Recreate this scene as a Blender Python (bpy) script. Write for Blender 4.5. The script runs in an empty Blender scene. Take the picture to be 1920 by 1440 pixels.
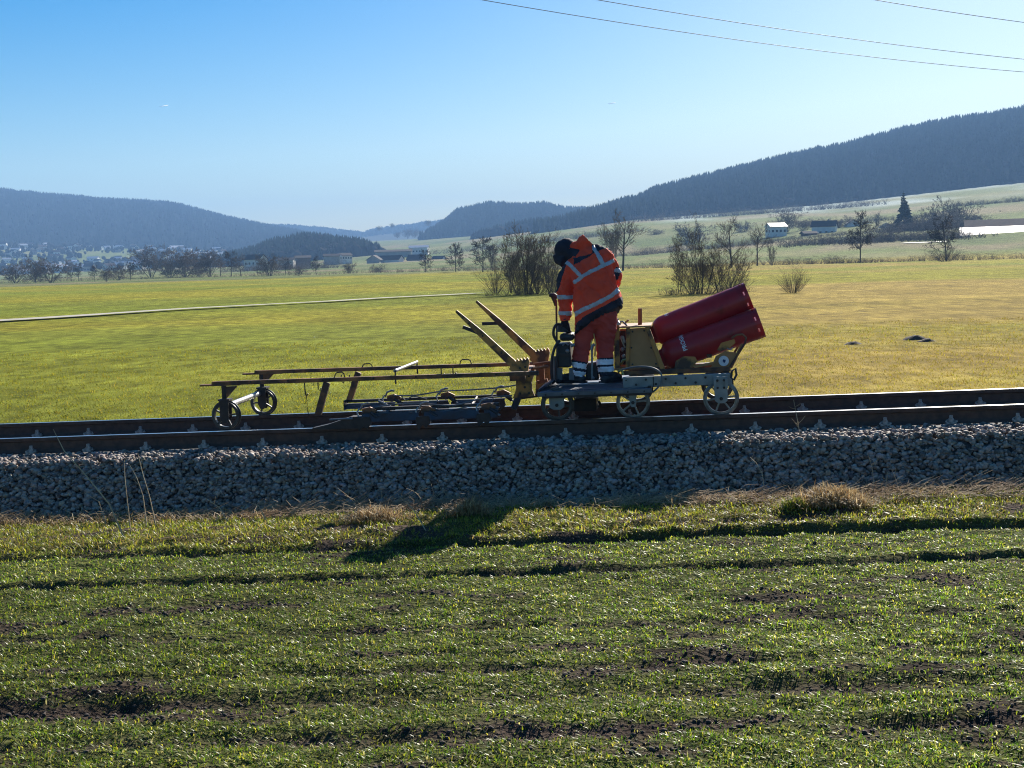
import bpy, math, random
import numpy as np
from mathutils import Vector, Matrix

SC = bpy.context.scene
COL = SC.collection
rng = np.random.default_rng(7)
random.seed(7)

# ------------------------------------------------------------------ camera
CAM_H = 2.15
FPX = 2700.0                      # focal length in pixels of the 1920 px wide photograph
HOR = 490.0
pitch = math.atan((720 - HOR) / FPX)
roll = math.radians(1.7)
FW = Vector((0, math.cos(pitch), -math.sin(pitch)))
R0 = Vector((1, 0, 0)); U0 = Vector((0, math.sin(pitch), math.cos(pitch)))
RT = R0 * math.cos(roll) - U0 * math.sin(roll)
UP = U0 * math.cos(roll) + R0 * math.sin(roll)
CAMP = Vector((0, 0, CAM_H))
cd = bpy.data.cameras.new('camera'); cam = bpy.data.objects.new('camera', cd); COL.objects.link(cam)
cd.sensor_width = 36; cd.lens = 36 * FPX / 1920; cd.clip_start = 0.1; cd.clip_end = 60000
m3 = Matrix((RT, UP, -FW)).transposed()
cam.matrix_world = Matrix.Translation(CAMP) @ m3.to_4x4()
SC.camera = cam

# ------------------------------------------------------------------ light
SUN_EL, SUN_AZ = 27.0, 23.0
wd = bpy.data.worlds.new('World'); SC.world = wd; wd.use_nodes = True
nt = wd.node_tree; nt.nodes.clear()
sky = nt.nodes.new('ShaderNodeTexSky'); sky.sky_type = 'NISHITA'; sky.sun_disc = False
sky.sun_elevation = math.radians(SUN_EL); sky.sun_rotation = math.radians(SUN_AZ)
sky.altitude = 400; sky.air_density = 1.0; sky.dust_density = 0.6; sky.ozone_density = 2.5
bg = nt.nodes.new('ShaderNodeBackground'); bg.inputs['Strength'].default_value = 0.046
wo = nt.nodes.new('ShaderNodeOutputWorld')
hs = nt.nodes.new('ShaderNodeHueSaturation'); hs.inputs['Saturation'].default_value = 1.85; hs.inputs['Hue'].default_value = 0.505; nt.links.new(sky.outputs[0], hs.inputs['Color']); nt.links.new(hs.outputs[0], bg.inputs[0]); nt.links.new(bg.outputs[0], wo.inputs[0])
sl = bpy.data.lights.new('sun', 'SUN'); so = bpy.data.objects.new('sun', sl); COL.objects.link(so)
sl.energy = 5.0; sl.angle = math.radians(0.5); sl.color = (1.0, 0.93, 0.82)
e, a = math.radians(SUN_EL), math.radians(SUN_AZ)
sd = Vector((math.sin(a) * math.cos(e), math.cos(a) * math.cos(e), math.sin(e)))
so.rotation_euler = sd.to_track_quat('Z', 'Y').to_euler(); so.location = (40, 60, 80)
SC.view_settings.view_transform = 'Standard'; SC.view_settings.look = 'None'
SC.view_settings.exposure = 1.27; SC.view_settings.gamma = 1.0; SC.view_settings.use_curve_mapping = False
SC.render.engine = 'CYCLES'
SC.cycles.use_denoising = True; SC.cycles.denoiser = 'OPENIMAGEDENOISE'; SC.cycles.denoising_input_passes = 'RGB_ALBEDO_NORMAL'; SC.cycles.denoising_prefilter = 'NONE'; SC.cycles.filter_width = 1.1
SC.cycles.max_bounces = 6; SC.cycles.volume_bounces = 0
SC.cycles.transparent_max_bounces = 4

# ------------------------------------------------------------------ pixel helpers (photograph 1920 x 1440)
def ray(px, py):
    return (FW * FPX + RT * (px - 960) - UP * (py - 720)).normalized()
def at_y(px, py, Y):                       # point on the line of sight at world depth Y
    d = ray(px, py); return CAMP + d * ((Y - CAMP.y) / d.y)
def at_z(px, py, z=0.0):
    d = ray(px, py); return CAMP + d * ((z - CAMP.z) / d.z)
PSI, GR = 0.1205, 0.0175
TS = Vector((math.cos(PSI), -math.sin(PSI), GR)).normalized()
TT = Vector((math.sin(PSI), math.cos(PSI), 0))
TN = TS.cross(TT)
TO = Vector((0, 13.9, CAM_H - 1.546))
TM = Matrix((TS, TT, TN)).transposed()
def L(px, py, t=0.0):                      # pixel -> track coordinates (s along, t across, z above railhead)
    d = ray(px, py)
    q = CAMP - TO
    k = (t - q.dot(TT)) / d.dot(TT)
    p = q + d * k
    return Vector((p.dot(TS), t, p.dot(TN)))

# ------------------------------------------------------------------ materials
def pmat(name, c1, c2=None, scale=8.0, rough=0.7, metal=0.0, bump=0.0, detail=5, spec=0.4, stretch=None, c3=None, attr=None, coat=0, sharp=(0.35, 0.65), bscale=None):
    m = bpy.data.materials.new(name); m.use_nodes = True
    n = m.node_tree; b = n.nodes['Principled BSDF']; l = n.links.new
    b.inputs['Roughness'].default_value = rough; b.inputs['Metallic'].default_value = metal
    b.inputs['Specular IOR Level'].default_value = spec
    if coat: b.inputs['Coat Weight'].default_value = coat; b.inputs['Coat Roughness'].default_value = 0.1
    if c2 is None: c2 = tuple(x * 0.75 for x in c1)
    tc = n.nodes.new('ShaderNodeTexCoord'); mp = n.nodes.new('ShaderNodeMapping')
    l(tc.outputs['Object'], mp.inputs[0])
    if stretch: mp.inputs['Scale'].default_value = stretch
    no = n.nodes.new('ShaderNodeTexNoise'); no.inputs['Scale'].default_value = scale; no.inputs['Detail'].default_value = detail
    l(mp.outputs[0], no.inputs['Vector'])
    r = n.nodes.new('ShaderNodeValToRGB'); r.color_ramp.elements[0].position = sharp[0]; r.color_ramp.elements[1].position = sharp[1]
    r.color_ramp.elements[0].color = (*c1, 1); r.color_ramp.elements[1].color = (*c2, 1)
    if c3:
        e_ = r.color_ramp.elements.new((sharp[0] + sharp[1]) / 2); e_.color = (*c3, 1)
    l(no.outputs[0], r.inputs[0])
    src = r.outputs[0]
    if attr:
        at = n.nodes.new('ShaderNodeAttribute'); at.attribute_name = attr
        mx = n.nodes.new('ShaderNodeMix'); mx.data_type = 'RGBA'; mx.blend_type = 'MULTIPLY'; mx.inputs[0].default_value = 1
        l(src, mx.inputs[6]); l(at.outputs[0], mx.inputs[7]); src = mx.outputs[2]
    l(src, b.inputs['Base Color'])
    if bump:
        n2 = n.nodes.new('ShaderNodeTexNoise'); n2.inputs['Scale'].default_value = bscale or scale * 3; n2.inputs['Detail'].default_value = 6
        l(mp.outputs[0], n2.inputs['Vector'])
        bp = n.nodes.new('ShaderNodeBump'); bp.inputs['Strength'].default_value = bump; bp.inputs['Distance'].default_value = 0.02
        l(n2.outputs[0], bp.inputs['Height']); l(bp.outputs[0], b.inputs['Normal'])
    return m

def leafmat(name, trans=0.45, rough=0.45, spec=0.35, tint=(1, 1, 1)):
    m = bpy.data.materials.new(name); m.use_nodes = True
    n = m.node_tree; b = n.nodes['Principled BSDF']; l = n.links.new
    at = n.nodes.new('ShaderNodeAttribute'); at.attribute_name = 'Col'
    b.inputs['Roughness'].default_value = rough; b.inputs['Specular IOR Level'].default_value = spec
    l(at.outputs[0], b.inputs['Base Color'])
    t = n.nodes.new('ShaderNodeBsdfTranslucent')
    mu = n.nodes.new('ShaderNodeMix'); mu.data_type = 'RGBA'; mu.blend_type = 'MULTIPLY'; mu.inputs[0].default_value = 1
    mu.inputs[7].default_value = (*tint, 1); l(at.outputs[0], mu.inputs[6]); l(mu.outputs[2], t.inputs[0])
    mx = n.nodes.new('ShaderNodeMixShader'); mx.inputs[0].default_value = trans
    o = n.nodes['Material Output']
    l(b.outputs[0], mx.inputs[1]); l(t.outputs[0], mx.inputs[2]); l(mx.outputs[0], o.inputs[0])
    return m

M = {}
M['rail_side'] = pmat('rail_side_rust', (0.075, 0.044, 0.033), (0.12, 0.066, 0.045), 14, 0.85, 0.0, 0.3)
M['rail_top'] = pmat('rail_top_steel', (0.62, 0.60, 0.58), (0.45, 0.43, 0.41), 20, 0.28, 1.0)
M['clip'] = pmat('clip_steel', (0.46, 0.42, 0.38), (0.28, 0.23, 0.19), 40, 0.6, 0.3)
M['gravel'] = pmat('gravel_stone', (0.30, 0.25, 0.218), (0.175, 0.146, 0.126), 30, 0.75, 0, 0.2, attr='Col', spec=0.3)
M['bed'] = pmat('gravel_bed', (0.10, 0.095, 0.09), (0.05, 0.05, 0.05), 25, 0.9, 0, 0.6)
M['yellow'] = pmat('worn_yellow_paint', (0.46, 0.21, 0.052), (0.09, 0.045, 0.026), 7, 0.6, 0, 0.2, sharp=(0.48, 0.60), c3=(0.26, 0.135, 0.04))
M['yellow_dark'] = pmat('rusty_yellow_beam', (0.30, 0.125, 0.045), (0.075, 0.042, 0.028), 6, 0.65, 0.1, 0.2, sharp=(0.38, 0.58))
M['panel'] = pmat('ochre_panel_paint', (0.42, 0.205, 0.070), (0.32, 0.15, 0.055), 4, 0.5, 0, 0.1, sharp=(0.4, 0.7))
M['dark_steel'] = pmat('dark_steel', (0.035, 0.032, 0.032), (0.06, 0.045, 0.04), 12, 0.55, 0.5, 0.15)
M['blue_steel'] = pmat('blue_grey_steel', (0.075, 0.078, 0.09), (0.085, 0.05, 0.035), 9, 0.5, 0.4, 0.1)
M['grey_paint'] = pmat('grey_green_paint', (0.25, 0.27, 0.265), (0.16, 0.165, 0.16), 9, 0.5, 0.15, 0.1, sharp=(0.4, 0.7))
M['deck'] = pmat('aluminium_deck', (0.12, 0.135, 0.165), (0.075, 0.08, 0.10), 7, 0.42, 0.5, 0.1)
M['alu'] = pmat('bright_aluminium', (0.33, 0.33, 0.33), (0.22, 0.215, 0.21), 15, 0.4, 0.7)
M['black'] = pmat('black_rubber', (0.018, 0.018, 0.02), (0.03, 0.03, 0.032), 14, 0.55)
M['hose'] = pmat('grey_hose', (0.10, 0.10, 0.105), (0.16, 0.16, 0.16), 10, 0.45)
M['brass'] = pmat('brass_fitting', (0.60, 0.42, 0.16), (0.42, 0.28, 0.10), 12, 0.35, 0.9)
M['wheel'] = pmat('wheel_steel', (0.065, 0.065, 0.068), (0.04, 0.036, 0.034), 12, 0.4, 0.4)
M['wheel_light'] = pmat('worn_wheel_steel', (0.21, 0.215, 0.22), (0.11, 0.11, 0.11), 12, 0.38, 0.6)
M['red_cyl'] = pmat('dark_red_cylinder_paint', (0.46, 0.044, 0.052), (0.20, 0.030, 0.032), 7, 0.34, 0, 0.05, coat=0.25, spec=0.5, sharp=(0.50, 0.74), c3=(0.42, 0.038, 0.047), detail=9)
M['white_print'] = pmat('white_print', (0.75, 0.75, 0.74), (0.6, 0.6, 0.6), 30, 0.6)
M['blue_print'] = pmat('blue_print', (0.02, 0.03, 0.12), (0.02, 0.03, 0.10), 10, 0.5)
M['pipe_brown'] = pmat('brown_rusty_pipe', (0.32, 0.105, 0.035), (0.20, 0.066, 0.028), 12, 0.7)
M['orange'] = pmat('orange_hivis_cloth', (0.94, 0.088, 0.036), (0.66, 0.054, 0.026), 5, 0.75, 0, 0.5, bscale=14, spec=0.2, sharp=(0.42, 0.78))
M['navy'] = pmat('navy_cloth', (0.022, 0.024, 0.036), (0.038, 0.04, 0.054), 9, 0.85, 0, 0.4, bscale=16, spec=0.2)
M['trousers'] = pmat('faded_red_work_trousers', (0.54, 0.078, 0.058), (0.40, 0.055, 0.044), 6, 0.85, 0, 0.5, bscale=12, spec=0.2)
M['reflect'] = pmat('grey_reflective_tape', (0.52, 0.51, 0.52), (0.40, 0.40, 0.41), 25, 0.5, 0.1)
M['reflect_white'] = pmat('white_reflective_tape', (0.85, 0.84, 0.86), (0.75, 0.74, 0.76), 25, 0.5)
M['leather'] = pmat('black_boot_leather', (0.02, 0.02, 0.022), (0.045, 0.043, 0.042), 12, 0.5)
M['skin'] = pmat('skin', (0.45, 0.24, 0.17), (0.38, 0.19, 0.13), 10, 0.55)
M['bark'] = pmat('bare_bark', (0.085, 0.072, 0.06), (0.055, 0.047, 0.04), 3, 0.9, spec=0.08)
M['twig'] = pmat('bare_twigs', (0.14, 0.115, 0.093), (0.095, 0.078, 0.064), 0.6, 0.9, spec=0.08)
M['bark_dark'] = pmat('dark_bark', (0.040, 0.034, 0.030), (0.03, 0.026, 0.024), 3, 0.9, spec=0.08)
M['needle'] = pmat('spruce_needles', (0.020, 0.034, 0.018), (0.034, 0.05, 0.024), 0.4, 0.8, spec=0.08)
M['forest'] = pmat('conifer_forest', (0.95, 0.95, 0.95), (0.7, 0.7, 0.7), 0.05, 1.0, attr='Col', spec=0.0)
M['wall_w'] = pmat('white_render', (0.70, 0.69, 0.66), (0.60, 0.59, 0.57), 0.5, 0.85)
M['wall_g'] = pmat('grey_render', (0.36, 0.33, 0.30), (0.30, 0.28, 0.26), 0.5, 0.85)
M['roof_d'] = pmat('dark_roof_tiles', (0.045, 0.038, 0.036), (0.06, 0.045, 0.04), 0.8, 0.9, spec=0.15)
M['roof_r'] = pmat('brown_roof_tiles', (0.11, 0.055, 0.04), (0.08, 0.042, 0.034), 0.8, 0.85, spec=0.2)
M['roof_m'] = pmat('metal_roof', (0.62, 0.60, 0.58), (0.54, 0.52, 0.50), 0.5, 0.38, 0.6)
M['wood'] = pmat('brown_timber', (0.14, 0.085, 0.05), (0.09, 0.055, 0.035), 1.5, 0.85)
M['glass'] = pmat('window_glass', (0.03, 0.035, 0.04), (0.04, 0.045, 0.05), 2, 0.1)
M['wire'] = pmat('overhead_wire', (0.10, 0.11, 0.12), (0.07, 0.08, 0.09), 2, 0.5, 0.3)
M['gravel_path'] = pmat('pale_gravel_path', (0.42, 0.38, 0.32), (0.32, 0.29, 0.24), 1.2, 0.9)
M['road'] = pmat('pale_road', (0.26, 0.25, 0.24), (0.20, 0.195, 0.19), 0.3, 0.7)
M['soil'] = pmat('dark_soil', (0.075, 0.056, 0.043), (0.045, 0.034, 0.027), 12, 0.95, 0, 0.7)
M['grass'] = leafmat('grass_blades', 0.5, 0.42, 0.22, (1.15, 1.15, .7))
M['straw'] = leafmat('dry_straw', 0.35, 0.6, 0.2)
M['meadow'] = leafmat('meadow_blades', 0.5, 0.8, 0.05, (1.15, 1.1, .7))
M['contrail'] = pmat('contrail_white', (0.9, 0.9, 0.9), (0.85, 0.85, 0.85), 0.01, 1.0)

# ------------------------------------------------------------------ mesh helpers
class MB:
    def __init__(s): s.v = []; s.f = []; s.m = []; s.mi = 0; s.sm = []
    def add(s, vs, fs, smooth=False):
        o = len(s.v); s.v += [Vector(v) for v in vs]
        for f in fs: s.f.append([i + o for i in f]); s.m.append(s.mi); s.sm.append(smooth)
        return s
    def box(s, a, b):
        x0, y0, z0 = a; x1, y1, z1 = b
        if x0 > x1: x0, x1 = x1, x0
        if y0 > y1: y0, y1 = y1, y0
        if z0 > z1: z0, z1 = z1, z0
        return s.add([(x0,y0,z0),(x1,y0,z0),(x1,y1,z0),(x0,y1,z0),(x0,y0,z1),(x1,y0,z1),(x1,y1,z1),(x0,y1,z1)],
              [(3,2,1,0),(4,5,6,7),(0,1,5,4),(1,2,6,5),(2,3,7,6),(3,0,4,7)])
    def bar(s, p, q, w, h, up=(0,0,1), w2=None, h2=None):
        p = Vector(p); q = Vector(q); d = (q - p).normalized(); up = Vector(up)
        r = d.cross(up)
        if r.length < 1e-4: r = d.cross(Vector((0,1,0)))
        r.normalize(); u = r.cross(d); w2 = w if w2 is None else w2; h2 = h if h2 is None else h2
        vs = []
        for c, ww, hh in ((p, w, h), (q, w2, h2)):
            vs += [c + r*ww/2*i + u*hh/2*j for i, j in ((-1,-1),(1,-1),(1,1),(-1,1))]
        return s.add(vs, [(0,1,2,3),(7,6,5,4),(0,4,5,1),(1,5,6,2),(2,6,7,3),(3,7,4,0)])
    def tube(s, path, r, n=8, caps=True, smooth=True):
        path = [Vector(p) for p in path]; N = len(path)
        rs = r if isinstance(r, (list, tuple)) else [r]*N
        vs = []; fs = []; prev = None
        for i, p in enumerate(path):
            d = (path[min(i+1, N-1)] - path[max(i-1, 0)]).normalized()
            if prev is None:
                a_ = Vector((0,0,1)) if abs(d.z) < 0.9 else Vector((0,1,0))
                x = d.cross(a_).normalized()
            else: x = (prev - d*prev.dot(d)).normalized()
            prev = x; y = d.cross(x)
            for k in range(n):
                an = 2*math.pi*k/n; vs.append(p + (x*math.cos(an) + y*math.sin(an))*rs[i])
        for i in range(N-1):
            for k in range(n):
                k2 = (k+1) % n; fs.append((i*n+k, i*n+k2, (i+1)*n+k2, (i+1)*n+k))
        s.add(vs, fs, smooth)
        if caps:
            o = len(s.v) - N*n
            s.f.append([o+k for k in range(n)][::-1]); s.m.append(s.mi); s.sm.append(False)
            s.f.append([o+(N-1)*n+k for k in range(n)]); s.m.append(s.mi); s.sm.append(False)
        return s
    def prism(s, pts, d):                 # planar polygon extruded by vector d
        pts = [Vector(p) for p in pts]; d = Vector(d); n = len(pts)
        vs = pts + [p + d for p in pts]
        fs = [tuple(range(n)), tuple(range(2*n-1, n-1, -1))] + [(i, i+n, (i+1) % n + n, (i+1) % n) for i in range(n)]
        return s.add(vs, fs)
    def lathe(s, c, ax, prof, n=28, smooth=True, closed=False):   # prof: list of (distance along axis, radius)
        c = Vector(c); ax = Vector(ax).normalized()
        a_ = Vector((0,0,1)) if abs(ax.z) < 0.9 else Vector((1,0,0))
        x = ax.cross(a_).normalized(); y = ax.cross(x); vs = []; fs = []
        for dd, r in prof:
            for k in range(n):
                an = 2*math.pi*k/n; vs.append(c + ax*dd + (x*math.cos(an)+y*math.sin(an))*r)
        P = len(prof)
        for i in range(P if closed else P-1):
            j = (i+1) % P
            for k in range(n):
                k2 = (k+1) % n; fs.append((i*n+k, i*n+k2, j*n+k2, j*n+k))
        if not closed:
            fs.append(tuple(range(n))[::-1]); fs.append(tuple((P-1)*n+k for k in range(n)))
        return s.add(vs, fs, smooth)
    def ball(s, c, r, n=10, m=7):
        c = Vector(c); r = Vector(r) if not isinstance(r, (int, float)) else Vector((r, r, r))
        vs = [c + Vector((0,0,-r.z))]; fs = []
        for i in range(1, m):
            th = math.pi*i/m - math.pi/2
            for k in range(n):
                an = 2*math.pi*k/n
                vs.append(c + Vector((r.x*math.cos(th)*math.cos(an), r.y*math.cos(th)*math.sin(an), r.z*math.sin(th))))
        vs.append(c + Vector((0,0,r.z))); T = len(vs)-1
        for k in range(n):
            fs.append((0, 1+(k+1) % n, 1+k)); fs.append((T, T-n+k, T-n+(k+1) % n))
        for i in range(m-2):
            for k in range(n):
                k2 = (k+1) % n; fs.append((1+i*n+k, 1+i*n+k2, 1+(i+1)*n+k2, 1+(i+1)*n+k))
        return s.add(vs, fs, True)
    def mesh(s, name, mats, org=(0,0,0), bevel=0):
        me = bpy.data.meshes.new(name); o = Vector(org)
        me.from_pydata([v - o for v in s.v], [], s.f)
        for m_ in (mats if isinstance(mats, (list, tuple)) else [mats]): me.materials.append(m_)
        me.polygons.foreach_set('material_index', s.m); me.polygons.foreach_set('use_smooth', s.sm)
        me.update(); return me

def smart(me, ang=0.7):
    if any(p.use_smooth for p in me.polygons):
        try: me.set_sharp_from_angle(angle=ang)
        except Exception: pass

def tag(o, label=None, cat=None, group=None, kind=None):
    if label: o['label'] = label
    if cat: o['category'] = cat
    if group: o['group'] = group
    if kind: o['kind'] = kind
    return o
def link(name, me, parent=None):
    o = bpy.data.objects.new(name, me); COL.objects.link(o)
    if parent is not None: o.parent = parent
    return o
class Thing:                               # an Empty in the track frame (or the world) whose parts are meshes
    def __init__(s, name, label, cat, org, track=True, group=None):
        s.e = bpy.data.objects.new(name, None); COL.objects.link(s.e); s.e.empty_display_size = 0.2
        s.org = Vector(org)
        if track:
            s.e.matrix_world = Matrix.Translation(TO + TM @ s.org) @ TM.to_4x4()
        else: s.e.location = s.org
        tag(s.e, label, cat, group)
    def part(s, name, mb, mat, parent=None, label=None, bevel=0.0):
        me = mb.mesh(name, mat, s.org); smart(me)
        o = link(name, me, parent or s.e)
        if bevel:
            b = o.modifiers.new('bevel', 'BEVEL'); b.width = bevel; b.segments = 2; b.limit_method = 'ANGLE'
        if label: o['label'] = label
        return o
def copy_tree(o, parent=None):
    c = o.copy(); COL.objects.link(c)
    if parent is not None: c.parent = parent
    for ch in list(o.children): copy_tree(ch, c)
    return c

def np_mesh(name, v, tris, mats, col=None, mat_idx=None, smooth=False):
    me = bpy.data.meshes.new(name)
    v = np.ascontiguousarray(v, np.float32); tris = np.ascontiguousarray(tris, np.int32)
    k = tris.shape[1]
    me.vertices.add(len(v)); me.vertices.foreach_set('co', v.ravel())
    me.loops.add(tris.size); me.loops.foreach_set('vertex_index', tris.ravel())
    me.polygons.add(len(tris))
    me.polygons.foreach_set('loop_start', np.arange(0, tris.size, k, dtype=np.int32))
    me.polygons.foreach_set('loop_total', np.full(len(tris), k, np.int32))
    if smooth: me.polygons.foreach_set('use_smooth', np.ones(len(tris), bool))
    for m_ in (mats if isinstance(mats, (list, tuple)) else [mats]): me.materials.append(m_)
    if mat_idx is not None: me.polygons.foreach_set('material_index', np.ascontiguousarray(mat_idx, np.int32))
    if col is not None:
        at = me.color_attributes.new('Col', 'FLOAT_COLOR', 'POINT')
        c4 = np.ones((len(v), 4), np.float32); c4[:, :3] = col
        at.data.foreach_set('color', c4.ravel())
    me.update(calc_edges=True); me.validate()
    return me

_lat = rng.random((64, 64))
def vnoise(x, y, s):
    x = np.asarray(x)/s + 100.3; y = np.asarray(y)/s + 77.7
    xi = np.floor(x).astype(int); yi = np.floor(y).astype(int); fx = x-xi; fy = y-yi
    fx = fx*fx*(3-2*fx); fy = fy*fy*(3-2*fy)
    g = lambda i, j: _lat[i % 64, j % 64]
    return (g(xi,yi)*(1-fx)+g(xi+1,yi)*fx)*(1-fy)+(g(xi,yi+1)*(1-fx)+g(xi+1,yi+1)*fx)*fy
def fbm(x, y, s, o=4):
    t = 0; a_ = 0.5; n = 0
    for i in range(o): t = t + a_*vnoise(x+13.1*i, y-7.7*i, s); n += a_; s /= 2.1; a_ *= 0.5
    return t/n
def sstep(a_, b_, x):
    t = np.clip((x-a_)/(b_-a_), 0, 1); return t*t*(3-2*t)

# ------------------------------------------------------------------ terrain
CX = np.array([-900, 0, 500, 850, 1200, 1550, 1920, 2900.])
DD = np.array([0, 290, 400, 600, 800, 1100, 1600, 2200, 3000, 6000.])
ZT = np.array([
 [0, 0, 0, 0, 0.3, 1, 6, 46, 60, 60],
 [0, 0, 0, 0, 0.3, 1, 6, 46, 60, 60],
 [0, 0, 0, 1, 2, 4, 10, 28, 50, 60],
 [0, 0, .3, 1.6, 4.0, 12, 26, 42, 55, 60],
 [0, 0, .7, 3.5, 15.6, 28.5, 47, 50, 60, 60],
 [0, 0, 2.0, 9.5, 20, 33, 58, 60, 60, 60],
 [0, 0, 3.0, 13, 25, 41, 74, 75, 75, 75],
 [0, 0, 4.0, 16, 30, 46, 76, 77, 77, 77.]])
RUTS = [(10.92, .080, .060), (9.86, .065, .045), (7.50, .055, .028), (7.02, .14, .045), (6.42, .08, .028), (8.35, .05, .015)]
def tilt(x, y):
    w = sstep(10.5, 12.5, y) * np.exp(-np.maximum(0, y-16)/25.0)
    return 0.0165*np.clip(x, -14, 14)*w
def far_z(x, y):
    y_ = np.maximum(y, 1.0); px = 960 + FPX*np.asarray(x)/y_; d = np.hypot(x, y)
    px = np.where(np.asarray(y) < 30, 960, np.clip(px, CX[0], CX[-1]))
    d = np.clip(d, 0, 5999)
    i = np.clip(np.searchsorted(CX, px)-1, 0, len(CX)-2); j = np.clip(np.searchsorted(DD, d)-1, 0, len(DD)-2)
    fx = (px-CX[i])/(CX[i+1]-CX[i]); fy = (d-DD[j])/(DD[j+1]-DD[j]); fx = np.clip(fx, 0, 1)
    return (ZT[i,j]*(1-fx)+ZT[i+1,j]*fx)*(1-fy)+(ZT[i,j+1]*(1-fx)+ZT[i+1,j+1]*fx)*fy
def rut_mask(x, y):
    m = np.zeros(np.broadcast(x, y).shape); dz = m.copy()
    for yc, w, dp in RUTS:
        yy = y - yc - 0.08*(vnoise(x, x*0+yc*9, 1.3)-.5) - 0.07*(fbm(x, y*.6+yc*5, .22, 3)-.5)
        g = np.exp(-(yy/w)**2)
        amp = np.clip(.42+.95*fbm(x, x*0+yc*3, .8, 3), 0, 1.1) if yc > 10 else np.clip(.12+1.35*fbm(x, x*0+yc*3, .9, 3), 0, 1.1) if yc > 9 or abs(yc-7.02) < .01 else np.clip(-.45+1.9*fbm(x, x*0+yc*3, .8, 3), 0, 1)
        if yc > 10.5: amp = np.where(x > -0.6, 1.05, amp*0.75)
        m = np.maximum(m, g*amp); dz = dz - g*dp*amp + dp*.45*np.exp(-((yy-w*1.9)/(w*.8))**2)*amp
    return m, dz
def ground_z(x, y, fine=True):
    x = np.asarray(x, float); y = np.asarray(y, float)
    z = far_z(x, y) + tilt(x, y)
    near = 1 - sstep(14, 40, y)
    m, dz = rut_mask(x, y)
    z = z + near*(dz + .035*(fbm(x, y, .9, 3)-.5) + (.055*(fbm(x+31, y, .13, 3)-.5) if fine else 0))
    z = z + (0.05*sstep(11.0, 11.4, y) - 0.055*sstep(11.9, 12.7, y))*near      # low bank of the verge, then a dip at the ballast toe
    z = z + (1-near)*0.35*(fbm(x, y, 24, 3)-.5)*sstep(30, 60, y)
    return z
def axis(dense0, dense1, step, lo, hi, g):
    a_ = list(np.arange(dense0, dense1+step/2, step)); s = step
    while a_[-1] < hi: s = min(s*g, 220); a_.append(a_[-1]+s)
    s = step; b_ = [dense0]
    while b_[-1] > lo: s = min(s*g, 220); b_.append(b_[-1]-s)
    return np.array(sorted(set(b_[1:]+a_)))
gx = axis(-6.2, 6.2, .056, -5200, 5200, 1.12)
gy = axis(4.9, 13.2, .052, -400, 5600, 1.07)
XX, YY = np.meshgrid(gx, gy, indexing='xy')
ZZ = ground_z(XX, YY)
GC_soil = np.array([.062, .046, .036]); GC_grass = np.array([.068, .076, .024]); GC_verge = np.array([.115, .100, .030])
GC_meadow = np.array([.265, .245, .028]); GC_meadow2 = np.array([.185, .212, .026]); GC_tan = np.array([.330, .240, .060])
def ground_col(x, y):
    m, _ = rut_mask(x, y)
    n1 = fbm(x*.5, y*1.5, .30, 4); n2 = fbm(x+9, y, 1.6, 3)
    s = np.clip(m*1.2 + sstep(.62, .71, n1)*.9, 0, 1)[..., None]
    near = GC_grass*(1-s) + GC_soil*s
    v = (sstep(10.9, 11.3, y))[..., None]
    sv = (sstep(.56, .66, n1))[..., None]
    near = near*(1-v) + (GC_verge*(1-sv)+GC_soil*1.3*sv)*v
    mm = sstep(.38, .62, fbm(x, y*3, 60, 4))[..., None]; tt = (sstep(.45, .68, fbm(x+300, y*2.2, 45, 4))*(0.10+0.90*sstep(-.08, .24, x/np.maximum(y, 1))))[..., None]
    mead = GC_meadow2*(1-mm)+GC_meadow*mm; mead = mead*(1-tt)+GC_tan*tt
    f1 = (0.75+0.5*fbm(x, y*2, 4, 3))[..., None]; mead = mead*f1
    w = sstep(14, 16, y)[..., None]
    c = near*(1-w)+mead*w
    # fields beyond the stream
    d = np.hypot(x, y); px = 960+FPX*x/np.maximum(y, 1)
    k = np.floor((px+d*0.35)/170.).astype(int)*7 + np.floor(np.log(np.maximum(d, 1))*7.5 + px*0.0011).astype(int)*13
    pal = np.array([[.13,.16,.045],[.20,.20,.08],[.15,.18,.055],[.22,.19,.10],[.11,.145,.045],[.17,.18,.07]])
    fc = pal[k % len(pal)]*(0.85+0.3*fbm(x, y, 60, 3))[..., None]
    w = sstep(300, 330, d)[..., None]
    fr = (sstep(930, 1120, d)*sstep(1215, 1300, px)*sstep(.40, .54, fbm(px*.4, d*.6, 40, 3)))[..., None]   # hoar frost left in the shade of the wood
    fc = fc*(1-fr)+np.array([.36,.41,.35])*fr
    return c*(1-w)+fc*w
nx_, ny_ = len(gx), len(gy)
idx = np.arange(nx_*ny_).reshape(ny_, nx_)
quads = np.stack([idx[:-1,:-1], idx[:-1,1:], idx[1:,1:], idx[1:,:-1]], -1).reshape(-1, 4)
gm = bpy.data.materials.new('meadow_ground'); gm.use_nodes = True
n = gm.node_tree; b = n.nodes['Principled BSDF']; l = n.links.new
b.inputs['Roughness'].default_value = 0.95; b.inputs['Specular IOR Level'].default_value = 0.02
at = n.nodes.new('ShaderNodeAttribute'); at.attribute_name = 'Col'
geo = n.nodes.new('ShaderNodeNewGeometry')
def gnoise(scale, det, st=(1,1,1)):
    mp = n.nodes.new('ShaderNodeMapping'); mp.inputs['Scale'].default_value = st; l(geo.outputs['Position'], mp.inputs[0])
    t = n.nodes.new('ShaderNodeTexNoise'); t.inputs['Scale'].default_value = scale; t.inputs['Detail'].default_value = det; l(mp.outputs[0], t.inputs['Vector']); return t
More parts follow.
